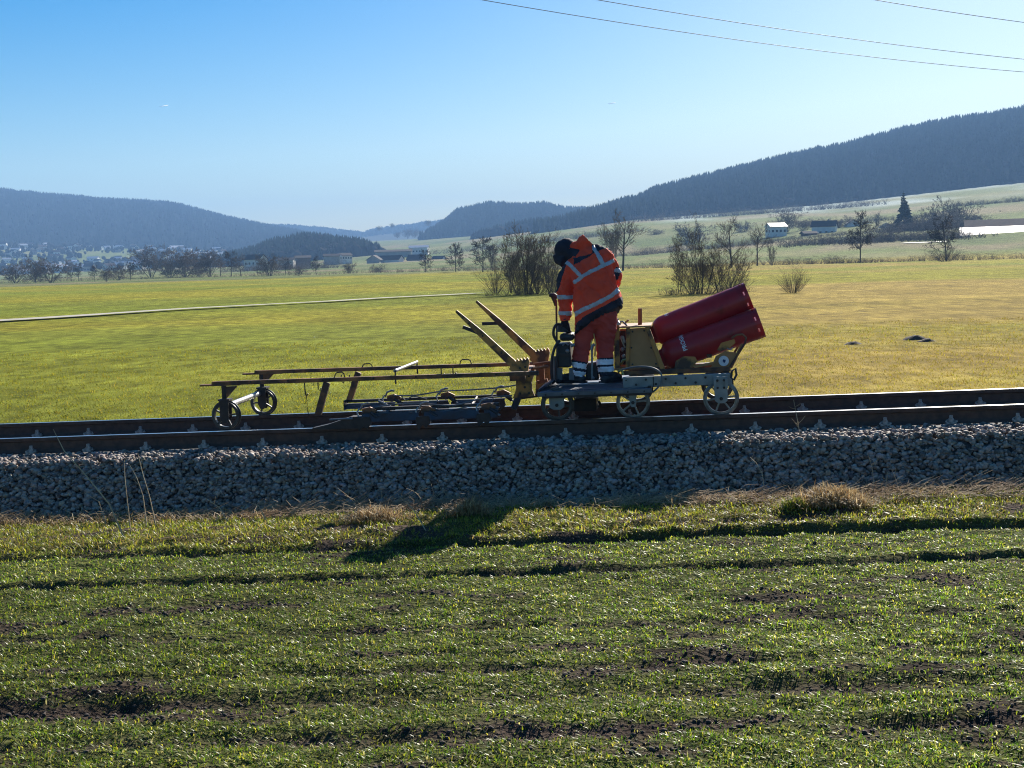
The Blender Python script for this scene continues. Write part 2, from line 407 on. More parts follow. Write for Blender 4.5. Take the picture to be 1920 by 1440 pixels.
def gmap(src, a_, b_, lo, hi):
    mr = n.nodes.new('ShaderNodeMapRange'); mr.inputs[1].default_value = a_; mr.inputs[2].default_value = b_; mr.inputs[3].default_value = lo; mr.inputs[4].default_value = hi
    l(src.outputs[0], mr.inputs[0]); return mr
t1 = gnoise(2.2, 8, (1, .45, 1)); t2 = gnoise(28, 4); t3 = gnoise(.35, 6, (1, .6, 1))
mu1 = n.nodes.new('ShaderNodeMath'); mu1.operation = 'MULTIPLY'; l(gmap(t1, .3, .7, .55, 1.5).outputs[0], mu1.inputs[0]); l(gmap(t2, .3, .7, .7, 1.3).outputs[0], mu1.inputs[1])
mu2 = n.nodes.new('ShaderNodeMath'); mu2.operation = 'MULTIPLY'; l(mu1.outputs[0], mu2.inputs[0]); l(gmap(t3, .35, .65, .8, 1.2).outputs[0], mu2.inputs[1])
vm = n.nodes.new('ShaderNodeVectorMath'); vm.operation = 'SCALE'; l(at.outputs[0], vm.inputs[0]); l(mu2.outputs[0], vm.inputs['Scale']); l(vm.outputs[0], b.inputs['Base Color'])
bp = n.nodes.new('ShaderNodeBump'); bp.inputs['Strength'].default_value = .8; bp.inputs['Distance'].default_value = .08
l(mu1.outputs[0], bp.inputs['Height']); l(bp.outputs[0], b.inputs['Normal'])
gme = np_mesh('ground', np.stack([XX, YY, ZZ], -1).reshape(-1, 3), quads, gm, ground_col(XX, YY).reshape(-1, 3), smooth=True)
tag(link('ground', gme), kind='structure')

# ------------------------------------------------------------------ haze
hz = MB().box((-5600, -700, -3), (5600, 6200, 285))
hm = bpy.data.materials.new('haze_air'); hm.use_nodes = True
n = hm.node_tree; n.nodes.clear()
o_ = n.nodes.new('ShaderNodeOutputMaterial'); pv = n.nodes.new('ShaderNodeVolumePrincipled')
pv.inputs['Color'].default_value = (0.32, 0.58, 1.0, 1); pv.inputs['Density'].default_value = 0.00023; pv.inputs['Anisotropy'].default_value = 0.0
n.links.new(pv.outputs[0], o_.inputs['Volume'])
tag(link('haze', hz.mesh('haze', hm)), kind='stuff')

# ------------------------------------------------------------------ hills and woods
def hor_y(px): return HOR - (px-960)*math.tan(roll)
def hill(name, pts, d0, d1, d2, tree_h, mat_col, ext=(250, 250)):
    P = np.array(pts, float); xs = P[:, 0]; ys = P[:, 1]
    def crest(px):
        y = np.interp(px, xs, ys); return (HOR-(px-960)*math.tan(roll)-y)*d1/FPX + CAM_H - tree_h
    lo, hi = xs[0], xs[-1]
    pxs = np.linspace(lo, hi, 90); ds = np.concatenate([np.linspace(d0, d1, 16), np.linspace(d1, d2, 6)[1:]])
    def z(px, d):
        h = np.maximum(crest(px), 0.5); x = (px-960)/FPX*d; base = far_z(x, d) - 1.0
        up = np.sin(np.clip((d-d0)/(d1-d0), 0, 1)*math.pi/2)**1.2
        dn = 1 - .5*np.clip((d-d1)/(d2-d1), 0, 1)**2
        return np.where(d <= d1, base*(1-up) + h*up, h*dn) + np.where(up > 0.1, 1.0, 0)*(fbm(px*3, d*.3, 40, 3)-.5)*.03*h
    PX, DS = np.meshgrid(pxs, ds); Z = z(PX, DS); X = (PX-960)/FPX*DS
    v = np.stack([X, DS, Z], -1).reshape(-1, 3); i_ = np.arange(v.shape[0]).reshape(len(ds), 90)
    q = np.stack([i_[:-1,:-1], i_[:-1,1:], i_[1:,1:], i_[1:,:-1]], -1).reshape(-1, 4)
    me = np_mesh(name, v, q, M['forest'], np.tile(np.array(mat_col), (len(v), 1)), smooth=True)
    tag(link(name, me), kind='structure')
    return z
ICO = None
def ico():
    global ICO
    if ICO is None:
        p = (1+5**.5)/2
        v = np.array([(-1,p,0),(1,p,0),(-1,-p,0),(1,-p,0),(0,-1,p),(0,1,p),(0,-1,-p),(0,1,-p),(p,0,-1),(p,0,1),(-p,0,-1),(-p,0,1)], float)
        v /= np.linalg.norm(v[0])
        f = np.array([(0,11,5),(0,5,1),(0,1,7),(0,7,10),(0,10,11),(1,5,9),(5,11,4),(11,10,2),(10,7,6),(7,1,8),(3,9,4),(3,4,2),(3,2,6),(3,6,8),(3,8,9),(4,9,5),(2,4,11),(6,2,10),(8,6,7),(9,8,1)])
        ICO = (v, f)
    return ICO
def conifers(pos, h, w, col):             # three ragged skirts of six points per tree
    N = len(pos); K = 5; vs = []; fs = []; base = 0
    for (z0, z1, r) in ((.08, .58, 1.0), (.34, .80, .72), (.62, 1.0, .45)):
        an = np.arange(K)/K*2*math.pi + rng.random((N, 1))*6.28
        rr = r*w[:, None]*rng.uniform(.7, 1.2, (N, K))*.5
        ring = np.stack([pos[:, None, 0]+rr*np.cos(an), pos[:, None, 1]+rr*np.sin(an), pos[:, None, 2]+h[:, None]*(z0+rng.uniform(-.05, .05, (N, K)))], -1)
        tip = pos + np.stack([0*h, 0*h, h*z1], -1)
        v = np.concatenate([ring, tip[:, None]], 1)
        t = np.array([(k, (k+1) % K, K) for k in range(K)])
        vs.append(v.reshape(-1, 3)); fs.append((t[None]+(np.arange(N)*(K+1))[:, None, None]+base).reshape(-1, 3)); base += N*(K+1)
    c = np.repeat(col, K+1, 0); c = np.concatenate([c, c, c])
    return np.concatenate(vs), np.concatenate(fs), c
def blobs(pos, r, hgt, col):
    v0, f0 = ico(); N = len(pos)
    v = v0[None]*rng.uniform(.7, 1.25, (N, 12, 1)); v = v*np.stack([r, r, hgt/2], -1)[:, None]
    v = v + pos[:, None] + np.stack([0*r, 0*r, hgt*.45], -1)[:, None]
    return v.reshape(-1, 3), (f0[None]+(np.arange(N)*12)[:, None, None]).reshape(-1, 3), np.repeat(col, 12, 0)
def wood(name, zf, N, px0, px1, d0, d1, th, kind='conifer', frac=1.0, dec_h=None):
    px = rng.uniform(px0, px1, N); d = np.sqrt(rng.uniform(d0*d0, d1*d1, N))
    x = (px-960)/FPX*d; z = zf(px, d); pos = np.stack([x, d, z-.3], -1)
    is_c = rng.random(N) < frac
    out = []
    if is_c.any():
        k = is_c.sum(); hh = rng.uniform(.7, 1.15, k)*th
        col = np.array([.026, .037, .025])*rng.uniform(.75, 1.25, (k, 1))
        out.append(conifers(pos[is_c], hh, hh*rng.uniform(.35, .5, k), col))
    if (~is_c).any():
        k = (~is_c).sum(); hh = rng.uniform(.6, 1.0, k)*(dec_h or th)
        col = np.array([.036, .034, .030])*rng.uniform(.8, 1.2, (k, 1))
        out.append(blobs(pos[~is_c], hh*.42, hh, col))
    v = []; f = []; c = []; o = 0
    for a_, b_, c_ in out: v.append(a_); f.append(b_+o); c.append(c_); o += len(a_)
    tag(link(name, np_mesh(name, np.concatenate(v), np.concatenate(f), M['forest'], np.concatenate(c))), kind='stuff')

right_pts = [(985,452),(1020,440),(1050,428),(1067,420),(1083,409),(1133,393),(1183,374),(1200,374),(1237,353),(1324,331),(1399,312),(1462,297),(1537,282),(1597,271),(1680,250),(1762,233),(1912,210),(2100,190),(2400,200),(2900,240)]
zr = hill('hill', right_pts, 1290, 2300, 3000, 21, (.020,.023,.018))
wood('forest', zr, 21000, 1010, 2400, 1300, 2340, 14, frac=.93, dec_h=10)
mid_pts = [(770,470),(803,453),(813,437),(847,413),(867,395),(923,383),(1000,386),(1030,383),(1067,392),(1100,393),(1160,400),(1300,400)]
zm = hill('hill', mid_pts, 2000, 2600, 3200, 12, (.020,.023,.018))
wood('forest', zm, 6500, 795, 1250, 2020, 2640, 15, frac=.85, dec_h=13)
kn_pts = [(880,462),(927,432),(977,412),(1020,407),(1060,412),(1120,420),(1200,430)]
zk = hill('hill', kn_pts, 1500, 1750, 2000, 15, (.020,.023,.018))
wood('forest', zk, 1900, 895, 1180, 1510, 1780, 13, frac=.5, dec_h=12)
left_pts = [(-900,420),(-500,370),(-200,345),(0,355),(60,362),(130,368),(210,375),(270,377),(330,381),(390,395),(440,408),(490,418),(520,425),(560,432),(620,446),(700,462)]
zl = hill('hill', left_pts, 2200, 3500, 4300, 9, (.022,.025,.020))
wood('forest', zl, 13000, -420, 640, 2225, 3560, 9, frac=.9, dec_h=8)
lk_pts = [(405,488),(430,470),(490,452),(520,440),(545,437),(570,430),(610,430),(640,436),(680,440),(700,446),(730,470)]
zq = hill('hill', lk_pts, 1150, 1400, 1700, 15, (.020,.023,.018))
wood('forest', zq, 2200, 412, 722, 1160, 1430, 12, frac=.7, dec_h=12)
bk_pts = [(-900,470),(300,440),(480,424),(560,424),(640,432),(690,438),(715,431),(770,424),(800,420),(840,415),(900,420),(1100,420),(1500,400),(2900,380)]
zb = hill('hill', bk_pts, 3300, 4300, 5000, 10, (.13,.125,.08))
wood('forest', zb, 1500, 440, 860, 3700, 4350, 15, frac=.3, dec_h=16)

# ------------------------------------------------------------------ bare trees
def seg_mesh(name, segs, mat, sides=3):
    S = np.array([[*p, *q, r0, r1] for p, q, r0, r1 in segs])
    p, q, r0, r1 = S[:, 0:3], S[:, 3:6], S[:, 6], S[:, 7]
    d = q-p; d /= np.maximum(np.linalg.norm(d, axis=1, keepdims=True), 1e-6)
    a_ = np.where(np.abs(d[:, 2:3]) < .9, np.array([[0, 0, 1.]]), np.array([[0, 1., 0]]))
    x = np.cross(d, a_); x /= np.linalg.norm(x, axis=1, keepdims=True); y = np.cross(d, x)
    N = len(S); vs = []
    for c, r in ((p, r0), (q, r1)):
        for k in range(sides):
            an = 2*math.pi*k/sides; vs.append(c + (x*math.cos(an)+y*math.sin(an))*r[:, None])
    v = np.stack(vs, 1)
    f = np.array([(k, (k+1) % sides, sides+(k+1) % sides, sides+k) for k in range(sides)])
    f = (f[None]+(np.arange(N)*2*sides)[:, None, None]).reshape(-1, 4)
    return np_mesh(name, v.reshape(-1, 3), f, mat)
def grow(rnd, p, d, ln, r, lev, maxlev, trunk, twigs, o):
    nseg = 4 if lev == 0 else 3 if lev == 1 else 2; pts = [Vector(p)]; dd = Vector(d)
    jit = o['jit']*(1 if lev else .35)
    for i in range(nseg):
        dd = (dd + Vector((rnd.uniform(-1,1), rnd.uniform(-1,1), rnd.uniform(-.6,.9)+o['lift']))*jit).normalized()
        pts.append(pts[-1] + dd*ln/nseg)
    rmin = o['rmin']
    for i in range(nseg):
        a_, b_ = (i/nseg), ((i+1)/nseg); ra = max(r*(1-.6*a_), rmin); rb = max(r*(1-.6*b_), rmin)
        (trunk if lev == 0 else twigs).append((pts[i], pts[i+1], ra, rb))
    if lev >= maxlev: return
    nb = o['nb'][min(lev, len(o['nb'])-1)]
    for k in range(nb):
        f = rnd.uniform(o['start'] if lev == 0 else .2, 1.0)
        i = min(int(f*nseg), nseg-1); q = pts[i].lerp(pts[i+1], f*nseg-i)
        ax = (pts[i+1]-pts[i]).normalized(); sp = o['spread'][min(lev, len(o['spread'])-1)]*rnd.uniform(.7, 1.25)
        side = ax.cross(Vector((rnd.uniform(-1,1), rnd.uniform(-1,1), rnd.uniform(-1,1)))).normalized()
        nd = (ax*math.cos(sp)+side*math.sin(sp)).normalized()
        taper = (1-.55*f) if lev == 0 and o['cone'] else 1-.3*f
        grow(rnd, q, nd, ln*o['ratio'][min(lev, len(o['ratio'])-1)]*taper*rnd.uniform(.7, 1.15), r*(1-.6*f)*o['rr'], lev+1, maxlev, trunk, twigs, o)
KINDS = {
 'alder':  dict(jit=.10, lift=.1, nb=[26, 8, 5], start=.22, spread=[1.1, .8, .8], ratio=[.46, .55, .55], rr=.45, rmin=.020, cone=True, stems=1, lev=3, tr=.014),
 'spread': dict(jit=.20, lift=.15, nb=[12, 8, 6, 3], start=.25, spread=[.85, .75, .7], ratio=[.66, .55, .5], rr=.55, rmin=.018, cone=False, stems=1, lev=3, tr=.026),
 'round':  dict(jit=.20, lift=.05, nb=[11, 7, 5], start=.10, spread=[.85, .8, .8], ratio=[.55, .5, .5], rr=.5, rmin=.019, cone=False, stems=6, lev=3, tr=.016),
 'multi':  dict(jit=.14, lift=.15, nb=[9, 7, 4], start=.15, spread=[.5, .6, .6], ratio=[.48, .5, .5], rr=.5, rmin=.009, cone=False, stems=12, lev=3, tr=.010),
 'tall':   dict(jit=.12, lift=.35, nb=[15, 8, 5], start=.2, spread=[.6, .65, .6], ratio=[.46, .5, .45], rr=.5, rmin=.010, cone=False, stems=5, lev=3, tr=.013),
 'bush':   dict(jit=.15, lift=.1, nb=[7, 5, 3], start=.1, spread=[.5, .5, .5], ratio=[.55, .5, .5], rr=.5, rmin=.006, cone=False, stems=34, lev=2, tr=.008),
}
PROTO = {}
def proto(kind, var):
    key = (kind, var)
    if key not in PROTO:
        o = KINDS[kind]; rnd = random.Random(hash(kind) % 1000 if False else sum(map(ord, kind))*7+var*31)
        tr, tw = [], []
        for s in range(o['stems']):
            if o['stems'] == 1: d = Vector((rnd.uniform(-.06,.06), rnd.uniform(-.06,.06), 1)); p = (0,0,-.03); ln = .92
            else:
                an = s*2.4+rnd.uniform(-.5, .5); k = rnd.uniform(.05, {'bush': 1.0, 'multi': .75, 'round': .8, 'tall': .38}[kind]); d = Vector((math.cos(an)*k, math.sin(an)*k, 1)).normalized()
                w = {'multi': .22, 'tall': .025, 'round': .04, 'bush': .10}[kind]
                p = (math.cos(an)*k*w, math.sin(an)*k*w, -.03); ln = rnd.uniform(.62, .95)*(1-.12*k)
            oo = dict(o); oo['rmin'] = o['rmin']*.14
            grow(rnd, p, d, ln, o['tr']*(1.0 if o['stems'] == 1 else .6), 0, o['lev'], tr, tw, oo)
        dark = kind in ('alder',)
        mt = seg_mesh('trunk', tr, M['bark_dark' if dark else 'bark'], 5); mw = seg_mesh('branches', tw, M['bark_dark' if dark else 'twig'], 3)
        zmax = float(np.percentile([q[2] for _, q, _, _ in tw+tr], 98.5))
        PROTO[key] = (mt, mw, zmax)
    return PROTO[key]
def tree(kind, var, px, base_y, top_y, d, label, group=None, widen=1.0, name='bare_tree', cat='tree', rot=None, zmode='ray'):
    mt, mw, zm_ = proto(kind, var)
    P = at_y(px, base_y, d)
    if zmode == 'ground': P.z = float(ground_z(P.x, P.y, False))
    h = (base_y-top_y)*d/FPX; s = h/zm_
    e_ = bpy.data.objects.new(name, None); COL.objects.link(e_); e_.location = P
    e_.scale = (s*widen, s*widen, s); e_.rotation_euler.z = random.uniform(0, 6.28) if rot is None else rot
    tag(e_, label, cat, group)
    link('trunk' if name != 'bare_shrub' else 'stems', mt, e_); link('branches', mw, e_)
    return e_
def gd(px, by, z=0.0): return at_z(px, by, z).y

# the thicket left of the worker
tree('tall', 0, 990, 552, 430, gd(990, 552), 'bare many-stemmed tree, tallest of the thicket left of the worker', 'trees of the thicket left of the worker', 1.0)
tree('tall', 1, 1030, 552, 440, gd(1030, 552), 'bare tree just behind the worker\'s dark hood', 'trees of the thicket left of the worker')
tree('tall', 2, 958, 549, 448, gd(958, 549), 'slender bare tree on the left side of the thicket left of the worker', 'trees of the thicket left of the worker', .8)
tree('bush', 0, 930, 549, 490, gd(930, 549), 'low bare shrub at the left foot of the thicket by the gravel path', None, 1.1, 'bare_shrub', 'shrub')
tree('bush', 1, 972, 553, 492, gd(972, 553), 'low bare shrub at the middle foot of the thicket left of the worker', None, 1.1, 'bare_shrub', 'shrub')
tree('bush', 2, 1040, 553, 485, gd(1040, 553), 'low bare shrub behind the worker\'s hanging sleeve', None, 1.2, 'bare_shrub', 'shrub')
tree('multi', 2, 985, 553, 455, gd(985, 553), 'broad bare willow in the heart of the thicket left of the worker', None, 1.0)
tree('bush', 3, 1008, 552, 478, gd(1008, 552), 'bare shrub between the stems of the thicket left of the worker', None, 1.2, 'bare_shrub', 'shrub')
# behind and right of the worker
tree('spread', 0, 1168, 507, 398, 245, 'tall bare tree directly behind the worker\'s right shoulder', None, 1.05)
tree('tall', 3, 1152, 507, 412, 252, 'thin bare tree close behind the worker\'s orange jacket', None, .7)
# thicket above the cylinders
tree('multi', 0, 1316, 554, 428, gd(1316, 554), 'large bare many-stemmed willow above the gas cylinders', None, .95)
tree('tall', 1, 1274, 554, 444, gd(1274, 554), 'slim upright bare tree at the left edge of the thicket above the cabinet', None, .6)
tree('multi', 1, 1355, 552, 462, gd(1355, 552), 'bare arching willow at the right of the thicket above the cylinders', None, 1.1)
tree('bush', 3, 1375, 553, 495, gd(1375, 553), 'dense low bare shrub touching the top of the upper cylinder', None, 1.3, 'bare_shrub', 'shrub')
tree('bush', 0, 1300, 554, 490, gd(1300, 554), 'low bare shrub at the foot of the thicket above the cabinet', None, 1.0, 'bare_shrub', 'shrub')
tree('spread', 1, 1372, 500, 408, 255, 'gnarled bare tree rising behind the thicket with crooked dark limbs', None, 1.0)
tree('spread', 2, 1420, 500, 420, 255, 'forked bare tree to the right of the gnarled tree', None, .95)
tree('tall', 2, 1447, 502, 448, 250, 'small bare tree beside the forked tree', None, .6)
tree('bush', 1, 1488, 553, 498, gd(1488, 553), 'lone fan-shaped bare shrub in the meadow right of the cylinders', None, 1.25, 'bare_shrub', 'shrub')
tree('alder', 0, 1613, 492, 398, 270, 'dark layered tree standing alone in the field before the farmhouses', None, .95)
tree('alder', 1, 1775, 490, 405, 242, 'dark broad tree left of the barn with a shining roof', None, 1.15)
tree('bush', 2, 1772, 491, 458, 240, 'tangle of low branches at the foot of the dark tree by the barn', None, 2.0, 'bare_shrub', 'shrub')
# trees along the stream, centre
tree('alder', 2, 905, 516, 446, 300, 'dark leaning tree left of the thicket, broadest of the three by the stream', None, 1.15)
tree('alder', 3, 855, 516, 457, 320, 'dark conical tree, middle of the three by the stream', None, 1.1)
tree('alder', 0, 797, 515, 468, 330, 'smallest dark tree by the stream, in front of the white farmhouse', None, .95)
tree('tall', 0, 925, 515, 455, 310, 'slender grey tree beside the broadest dark tree by the stream', None, .7)
tree('round', 0, 655, 515, 494, 400, 'small rounded bare shrub in the field left of the farm', None, 1.2, 'bare_shrub', 'shrub')
tree('round', 1, 708, 516, 495, 390, 'small spreading bare shrub below the farm', None, 1.5, 'bare_shrub', 'shrub')
tree('alder', 1, 593, 516, 480, 420, 'small dark tree left of the white farm, apart from the row', None, .9)
row = [('round',0,-40,532,492,1.2),('round',1,28,531,494,1.3),('round',2,96,530,493,1.35),('alder',1,134,528,506,.9),('alder',3,148,528,500,.9),('alder',2,178,528,503,1.1),
 ('round',0,200,528,508,1.3),('round',2,222,526,502,1.3),('alder',0,244,526,497,1.2),('round',0,284,522,474,1.3),('round',1,318,522,488,1.3),('round',2,347,521,477,1.25),('round',1,372,520,486,1.2),('round',0,394,520,479,1.25),
 ('spread',2,414,519,487,1.1),('alder',3,434,519,480,1.1),('spread',1,452,519,484,1.1),('spread',0,484,518,496,1.2),('round',2,506,518,486,1.3),('alder',0,535,516,489,1.1),('round',1,560,517,500,1.4),('round',2,66,530,507,1.5)]
hints = {28:'rounded grey tree, first of the far row from the left edge',66:'low wide grey tree of the far row between two rounded ones',96:'rounded grey tree in front of the village, left of two small dark ones',284:'tallest rounded dense tree of the far row on the left',347:'broad bare tree right of the tallest rounded tree in the far row',394:'broad bare tree left of the white house with a chimney'}
ords = ['leftmost','second','third','fourth','fifth','sixth','seventh','eighth','ninth','tenth','eleventh','twelfth','thirteenth','fourteenth','fifteenth','sixteenth','seventeenth','eighteenth','nineteenth','twentieth','last']
row.sort(key=lambda r_: r_[2]); seen_ = [r_[2] for r_ in row if r_[2] > 0]
for k, v_, px, by, ty, wd_ in row:
    dd_ = gd(px, by) if by-hor_y(px) > 8 else 520
    if px < 0: lb = 'rounded grey tree standing just outside the left edge of the view'
    else: lb = hints.get(px, ('small dark layered' if k == 'alder' else 'small bare grey')+' tree, '+ords[seen_.index(px)]+' of the far row counted from the left')
    tree(k, v_, px, by, ty-.22*(by-ty), min(dd_, 600), lb, 'trees of the far row on the left', wd_)
# leafless trees among the farmhouses
tree('round', 0, 1476, 434, 397, 640, 'broad grey leafless tree behind the white-roofed house', None, 1.6)
tree('round', 1, 1752, 440, 376, 560, 'tall grey leafless tree between the spruce and the barn', None, 1.0)
tree('round', 2, 1795, 440, 383, 570, 'broad grey leafless tree just left of the barn', None, 1.2)
tree('round', 1, 1822, 438, 395, 580, 'grey leafless tree touching the barn roof', None, 1.0)
tree('spread', 2, 1905, 425, 405, 640, 'small bare tree above the barn roof at the right edge', None, 1.2)
tree('tall', 0, 1645, 432, 398, 620, 'thin bare tree behind the small gabled house', None, .6)
tree('round', 2, 1300, 470, 420, 640, 'hazy grey tree on the slope behind the thicket', None, 1.3)
for px, by, ty, lb in ((745,446,434,'lower left one of three trees in the field'),(765,447,430,'middle one of three trees in the field'),(778,445,428,'rightmost of three trees in the field'),(803,424,413,'alone on the skyline left of the blue hill'),(735,428,419,'on the skyline in the middle'),(711,433,424,'leftmost on the skyline')):
    tree('round', px % 3, px, by, ty, 2300, 'tiny leafless tree on distant hilltop fields, '+lb, 'trees on the distant hilltop fields', 1.2)

# the spruce
def spruce(px, by, ty, d, label):
    P = at_y(px, by, d); h = (by-ty)*d/FPX
    T = Thing('spruce_tree', label, 'tree', P, False)
    T.part('trunk', MB().tube([P+Vector((0,0,-1)), P+Vector((0,0,h))], [h*.02, .03], 6), M['bark_dark'])
    m_ = MB(); rnd = random.Random(4)
    for k in range(26):
        f = k/25; z0 = h*(.06+.90*f); R = h*.30*(1-f)**.8+h*.015; nb = 9 if f < .8 else 6
        for j in range(nb):
            an = rnd.uniform(0, 6.28); r_ = R*rnd.uniform(.6, 1.15); dx = Vector((math.cos(an), math.sin(an), 0)); sx = Vector((-dx.y, dx.x, 0))
            c = P+Vector((0,0,z0)); tip = c+dx*r_+Vector((0,0,-.30*r_+rnd.uniform(-.1,.2)))
            w = r_*.30; mid = c+dx*r_*.6+Vector((0,0,-.05*r_))
            m_.add([c+Vector((0,0,.35)), mid+sx*w, tip, mid-sx*w, mid+Vector((0,0,-.34*r_))], [(0,1,2),(0,2,3),(0,4,1),(1,4,2),(2,4,3),(3,4,0)])
    T.part('crown', m_, M['needle'])
spruce(1695, 436, 358, 560, 'tall dark spruce standing between the farmhouses and the barn')

# ------------------------------------------------------------------ scrub and hedge lines (uncountable twigs)
def scrub(name, pts, n, hgt, mat, spread=1.0, zf=None):
    segs = []; P = [Vector(p) for p in pts]; tot = len(P)-1
    for i in range(n):
        u = rng.random()*tot; k = min(int(u), tot-1); c = P[k].lerp(P[k+1], u-k)
        c = c+Vector((rng.normal()*spread*.5, rng.normal()*spread, 0)); c.z = float(ground_z(c.x, c.y, False))
        hh = hgt*rng.uniform(.35, 1.2)*(0.5+vnoise(c.x, c.y, 6.0)); r = hgt*.016
        for j in range(4):
            q = c+Vector((rng.normal()*hh*.45, rng.normal()*hh*.45, hh*rng.uniform(.4, 1)))
            segs.append((c+Vector((0,0,-.05)), q, r, r*.5)); q2 = q+Vector((rng.normal(), rng.normal(), rng.uniform(-.3,1)))*hh*.3
            segs.append((q, q2, r*.6, r*.4)); segs.append((q, q+Vector((rng.normal(), rng.normal(), rng.uniform(-.3,.8)))*hh*.3, r*.6, r*.4))
    tag(link(name, seg_mesh(name, segs, mat)), kind='stuff')
def gp(px, by, d): p = at_y(px, by, d); return (p.x, d, 0)
scrub('field_edge_scrub', [gp(-100,0,460), gp(300,0,440), gp(700,0,375), gp(950,0,330), gp(1200,0,285), gp(1480,0,262), gp(1650,0,262), gp(2000,0,250)], 1700, 1.0, M['twig'], 3)
for (px, by, w_) in ((985, 553, 2.4), (1318, 554, 2.2)):
    c_ = at_z(px, by); scrub('undergrowth', [(c_.x-w_, c_.y, 0), (c_.x+w_, c_.y, 0)], 90, .45, M['twig'], .6)
scrub('hedge', [gp(1480,0,470), gp(1640,0,450), gp(1820,0,430)], 900, 2.6, M['twig'], 8)
scrub('hedge', [gp(1180,0,1150), gp(1400,0,1120), gp(1640,0,1080)], 600, 5.0, M['twig'], 12)
scrub('hedge', [gp(1660,0,540), gp(1810,0,520)], 700, 3.4, M['twig'], 10)
scrub('hedge', [gp(1440,0,560), gp(1640,0,545)], 400, 1.0, M['twig'], 6)
scrub('hedge', [gp(780,0,1000), gp(1000,0,900), gp(1180,0,820)], 500, 3.0, M['twig'], 10)
scrub('hedge', [gp(420,0,640), gp(620,0,640)], 400, 2.6, M['twig'], 10)

scrub('hedge', [gp(1130,0,560), gp(1300,0,545), gp(1450,0,530)], 500, 2.2, M['twig'], 8)
scrub('hedge', [gp(1480,0,700), gp(1600,0,690), gp(1760,0,660)], 400, 2.6, M['twig'], 8)
scrub('hedge', [gp(1780,0,800), gp(1960,0,760)], 350, 2.4, M['twig'], 6)
for k_, (px, by, ty, d_, lb) in enumerate(((1510,436,412,650,'small rounded bare tree between the white farmhouse and the long one'),(1576,438,408,640,'bare tree close to the right end of the long white farmhouse'),(1625,436,414,660,'small rounded bare tree between the lone layered tree and the gabled house'),(1715,446,420,560,'low bare tree at the foot of the spruce'),(1740,450,424,550,'low bare tree right of the spruce'),(1395,440,416,700,'hazy bare tree above the forked tree'),(1230,452,430,760,'hazy small bare tree on the slope between worker and thicket'),(1860,420,398,650,'bare tree above the left half of the barn roof'))):
    tree('round', k_ % 3, px, by, ty, d_, lb, None, 1.5)

# ------------------------------------------------------------------ houses
def house(px, by, d, w, dp, wh, rh, rot, walls, roofm, label, group=None, windows=2, name='farmhouse', cat='house', chimney=False, cols=4):
    P = at_y(px, by, d)
    e_ = bpy.data.objects.new(name, None); COL.objects.link(e_); e_.location = P; e_.rotation_euler.z = rot
    if d > 460 and d != 500: e_.scale = (.8, .8, .8)
    tag(e_, label, cat, group)
    W, D2 = w/2, dp/2
    m_ = MB().box((-W,-D2,-4), (W,D2,wh)); m_.add([(-W,-D2,wh),(-W,D2,wh),(-W,0,wh+rh-.15)], [(0,1,2)]); m_.add([(W,-D2,wh),(W,D2,wh),(W,0,wh+rh-.15)], [(2,1,0)])
    link('wall', m_.mesh('wall', walls), e_)
    o = .6; k = rh/D2
    r_ = MB()
    for s in (-1, 1):
        r_.prism([(-W-o, s*(D2+o), wh-o*k+.05), (-W-o, 0, wh+rh+.05), (-W-o, 0, wh+rh+.30), (-W-o, s*(D2+o), wh-o*k+.30)], (2*W+2*o, 0, 0))
    rf = link('roof', r_.mesh('roof', roofm), e_)
    if chimney: link('chimney', MB().box((W*.3, .3, wh+rh*.5), (W*.3+.8, 1.1, wh+rh+1.0)).mesh('chimney', M['wall_g']), rf)
    wm = MB().box((-.55,-.06,-.65), (.55,.06,.65)).mesh('window', M['glass'])
    for fl in range(windows):
        z = 1.3+fl*2.7
        if z > wh-.6: break
        for i in range(cols):
            ob = link('window', wm, e_); ob.location = (-W+(i+.5)*2*W/cols, -D2-.05, z)
        for i in (-1, 1):
            ob = link('window', wm, e_); ob.location = (W+.05, i*D2*.45, z); ob.rotation_euler.z = math.pi/2
            ob = link('window', wm, e_); ob.location = (-W-.05, i*D2*.45, z); ob.rotation_euler.z = math.pi/2
    return e_
house(1455,438,610,9,7,3.6,1.8,.25,M['wall_w'],M['roof_m'],'white farmhouse with a shining pale roof, left of the other farmhouses',chimney=False)
house(1546,441,600,12,8.5,4.6,2.6,-.35,M['wall_w'],M['roof_d'],'long white farmhouse with a dark roof in the middle of the right-hand farms',chimney=True)
house(1517,447,585,7,5,2.4,1.0,.2,M['wood'],M['roof_d'],'low dark garage beside the long white farmhouse',name='garage',cat='garage',windows=0)
house(1598,434,640,8,8,3.8,2.4,1.45,M['wall_w'],M['roof_d'],'small white gabled house behind the lone layered tree')
house(1662,440,600,9,8,3.4,2.6,1.3,M['wall_w'],M['roof_m'],'small gabled house with pale roof left of the spruce')
house(1630,437,650,9,7,3.0,2.0,-.2,M['wall_w'],M['roof_m'],'low house with a pale roof between two gabled houses')
house(1866,456,450,20,11,2.6,2.3,-.30,M['wood'],M['roof_m'],'long low barn whose metal roof blazes in the sun at the right edge',name='barn',cat='barn',windows=0)
house(1885,447,500,26,10,4.2,2.2,-.30,M['wood'],M['roof_r'],'brown-roofed shed just behind the shining barn',name='barn',cat='barn',windows=0)
house(1832,437,600,8,8,6.4,2.4,1.2,M['wall_g'],M['roof_d'],'grey house with a dark gable peeping out above the barn roof')
house(703,498,800,9,9,4.0,3.0,1.4,M['wall_g'],M['roof_d'],'grey gabled barn at the left end of the central farm',name='barn',cat='barn',windows=0)
house(732,498,805,17,9,4.2,2.6,-.35,M['wall_w'],M['roof_d'],'long white farmhouse with a bright gable in the central farm',cols=6)
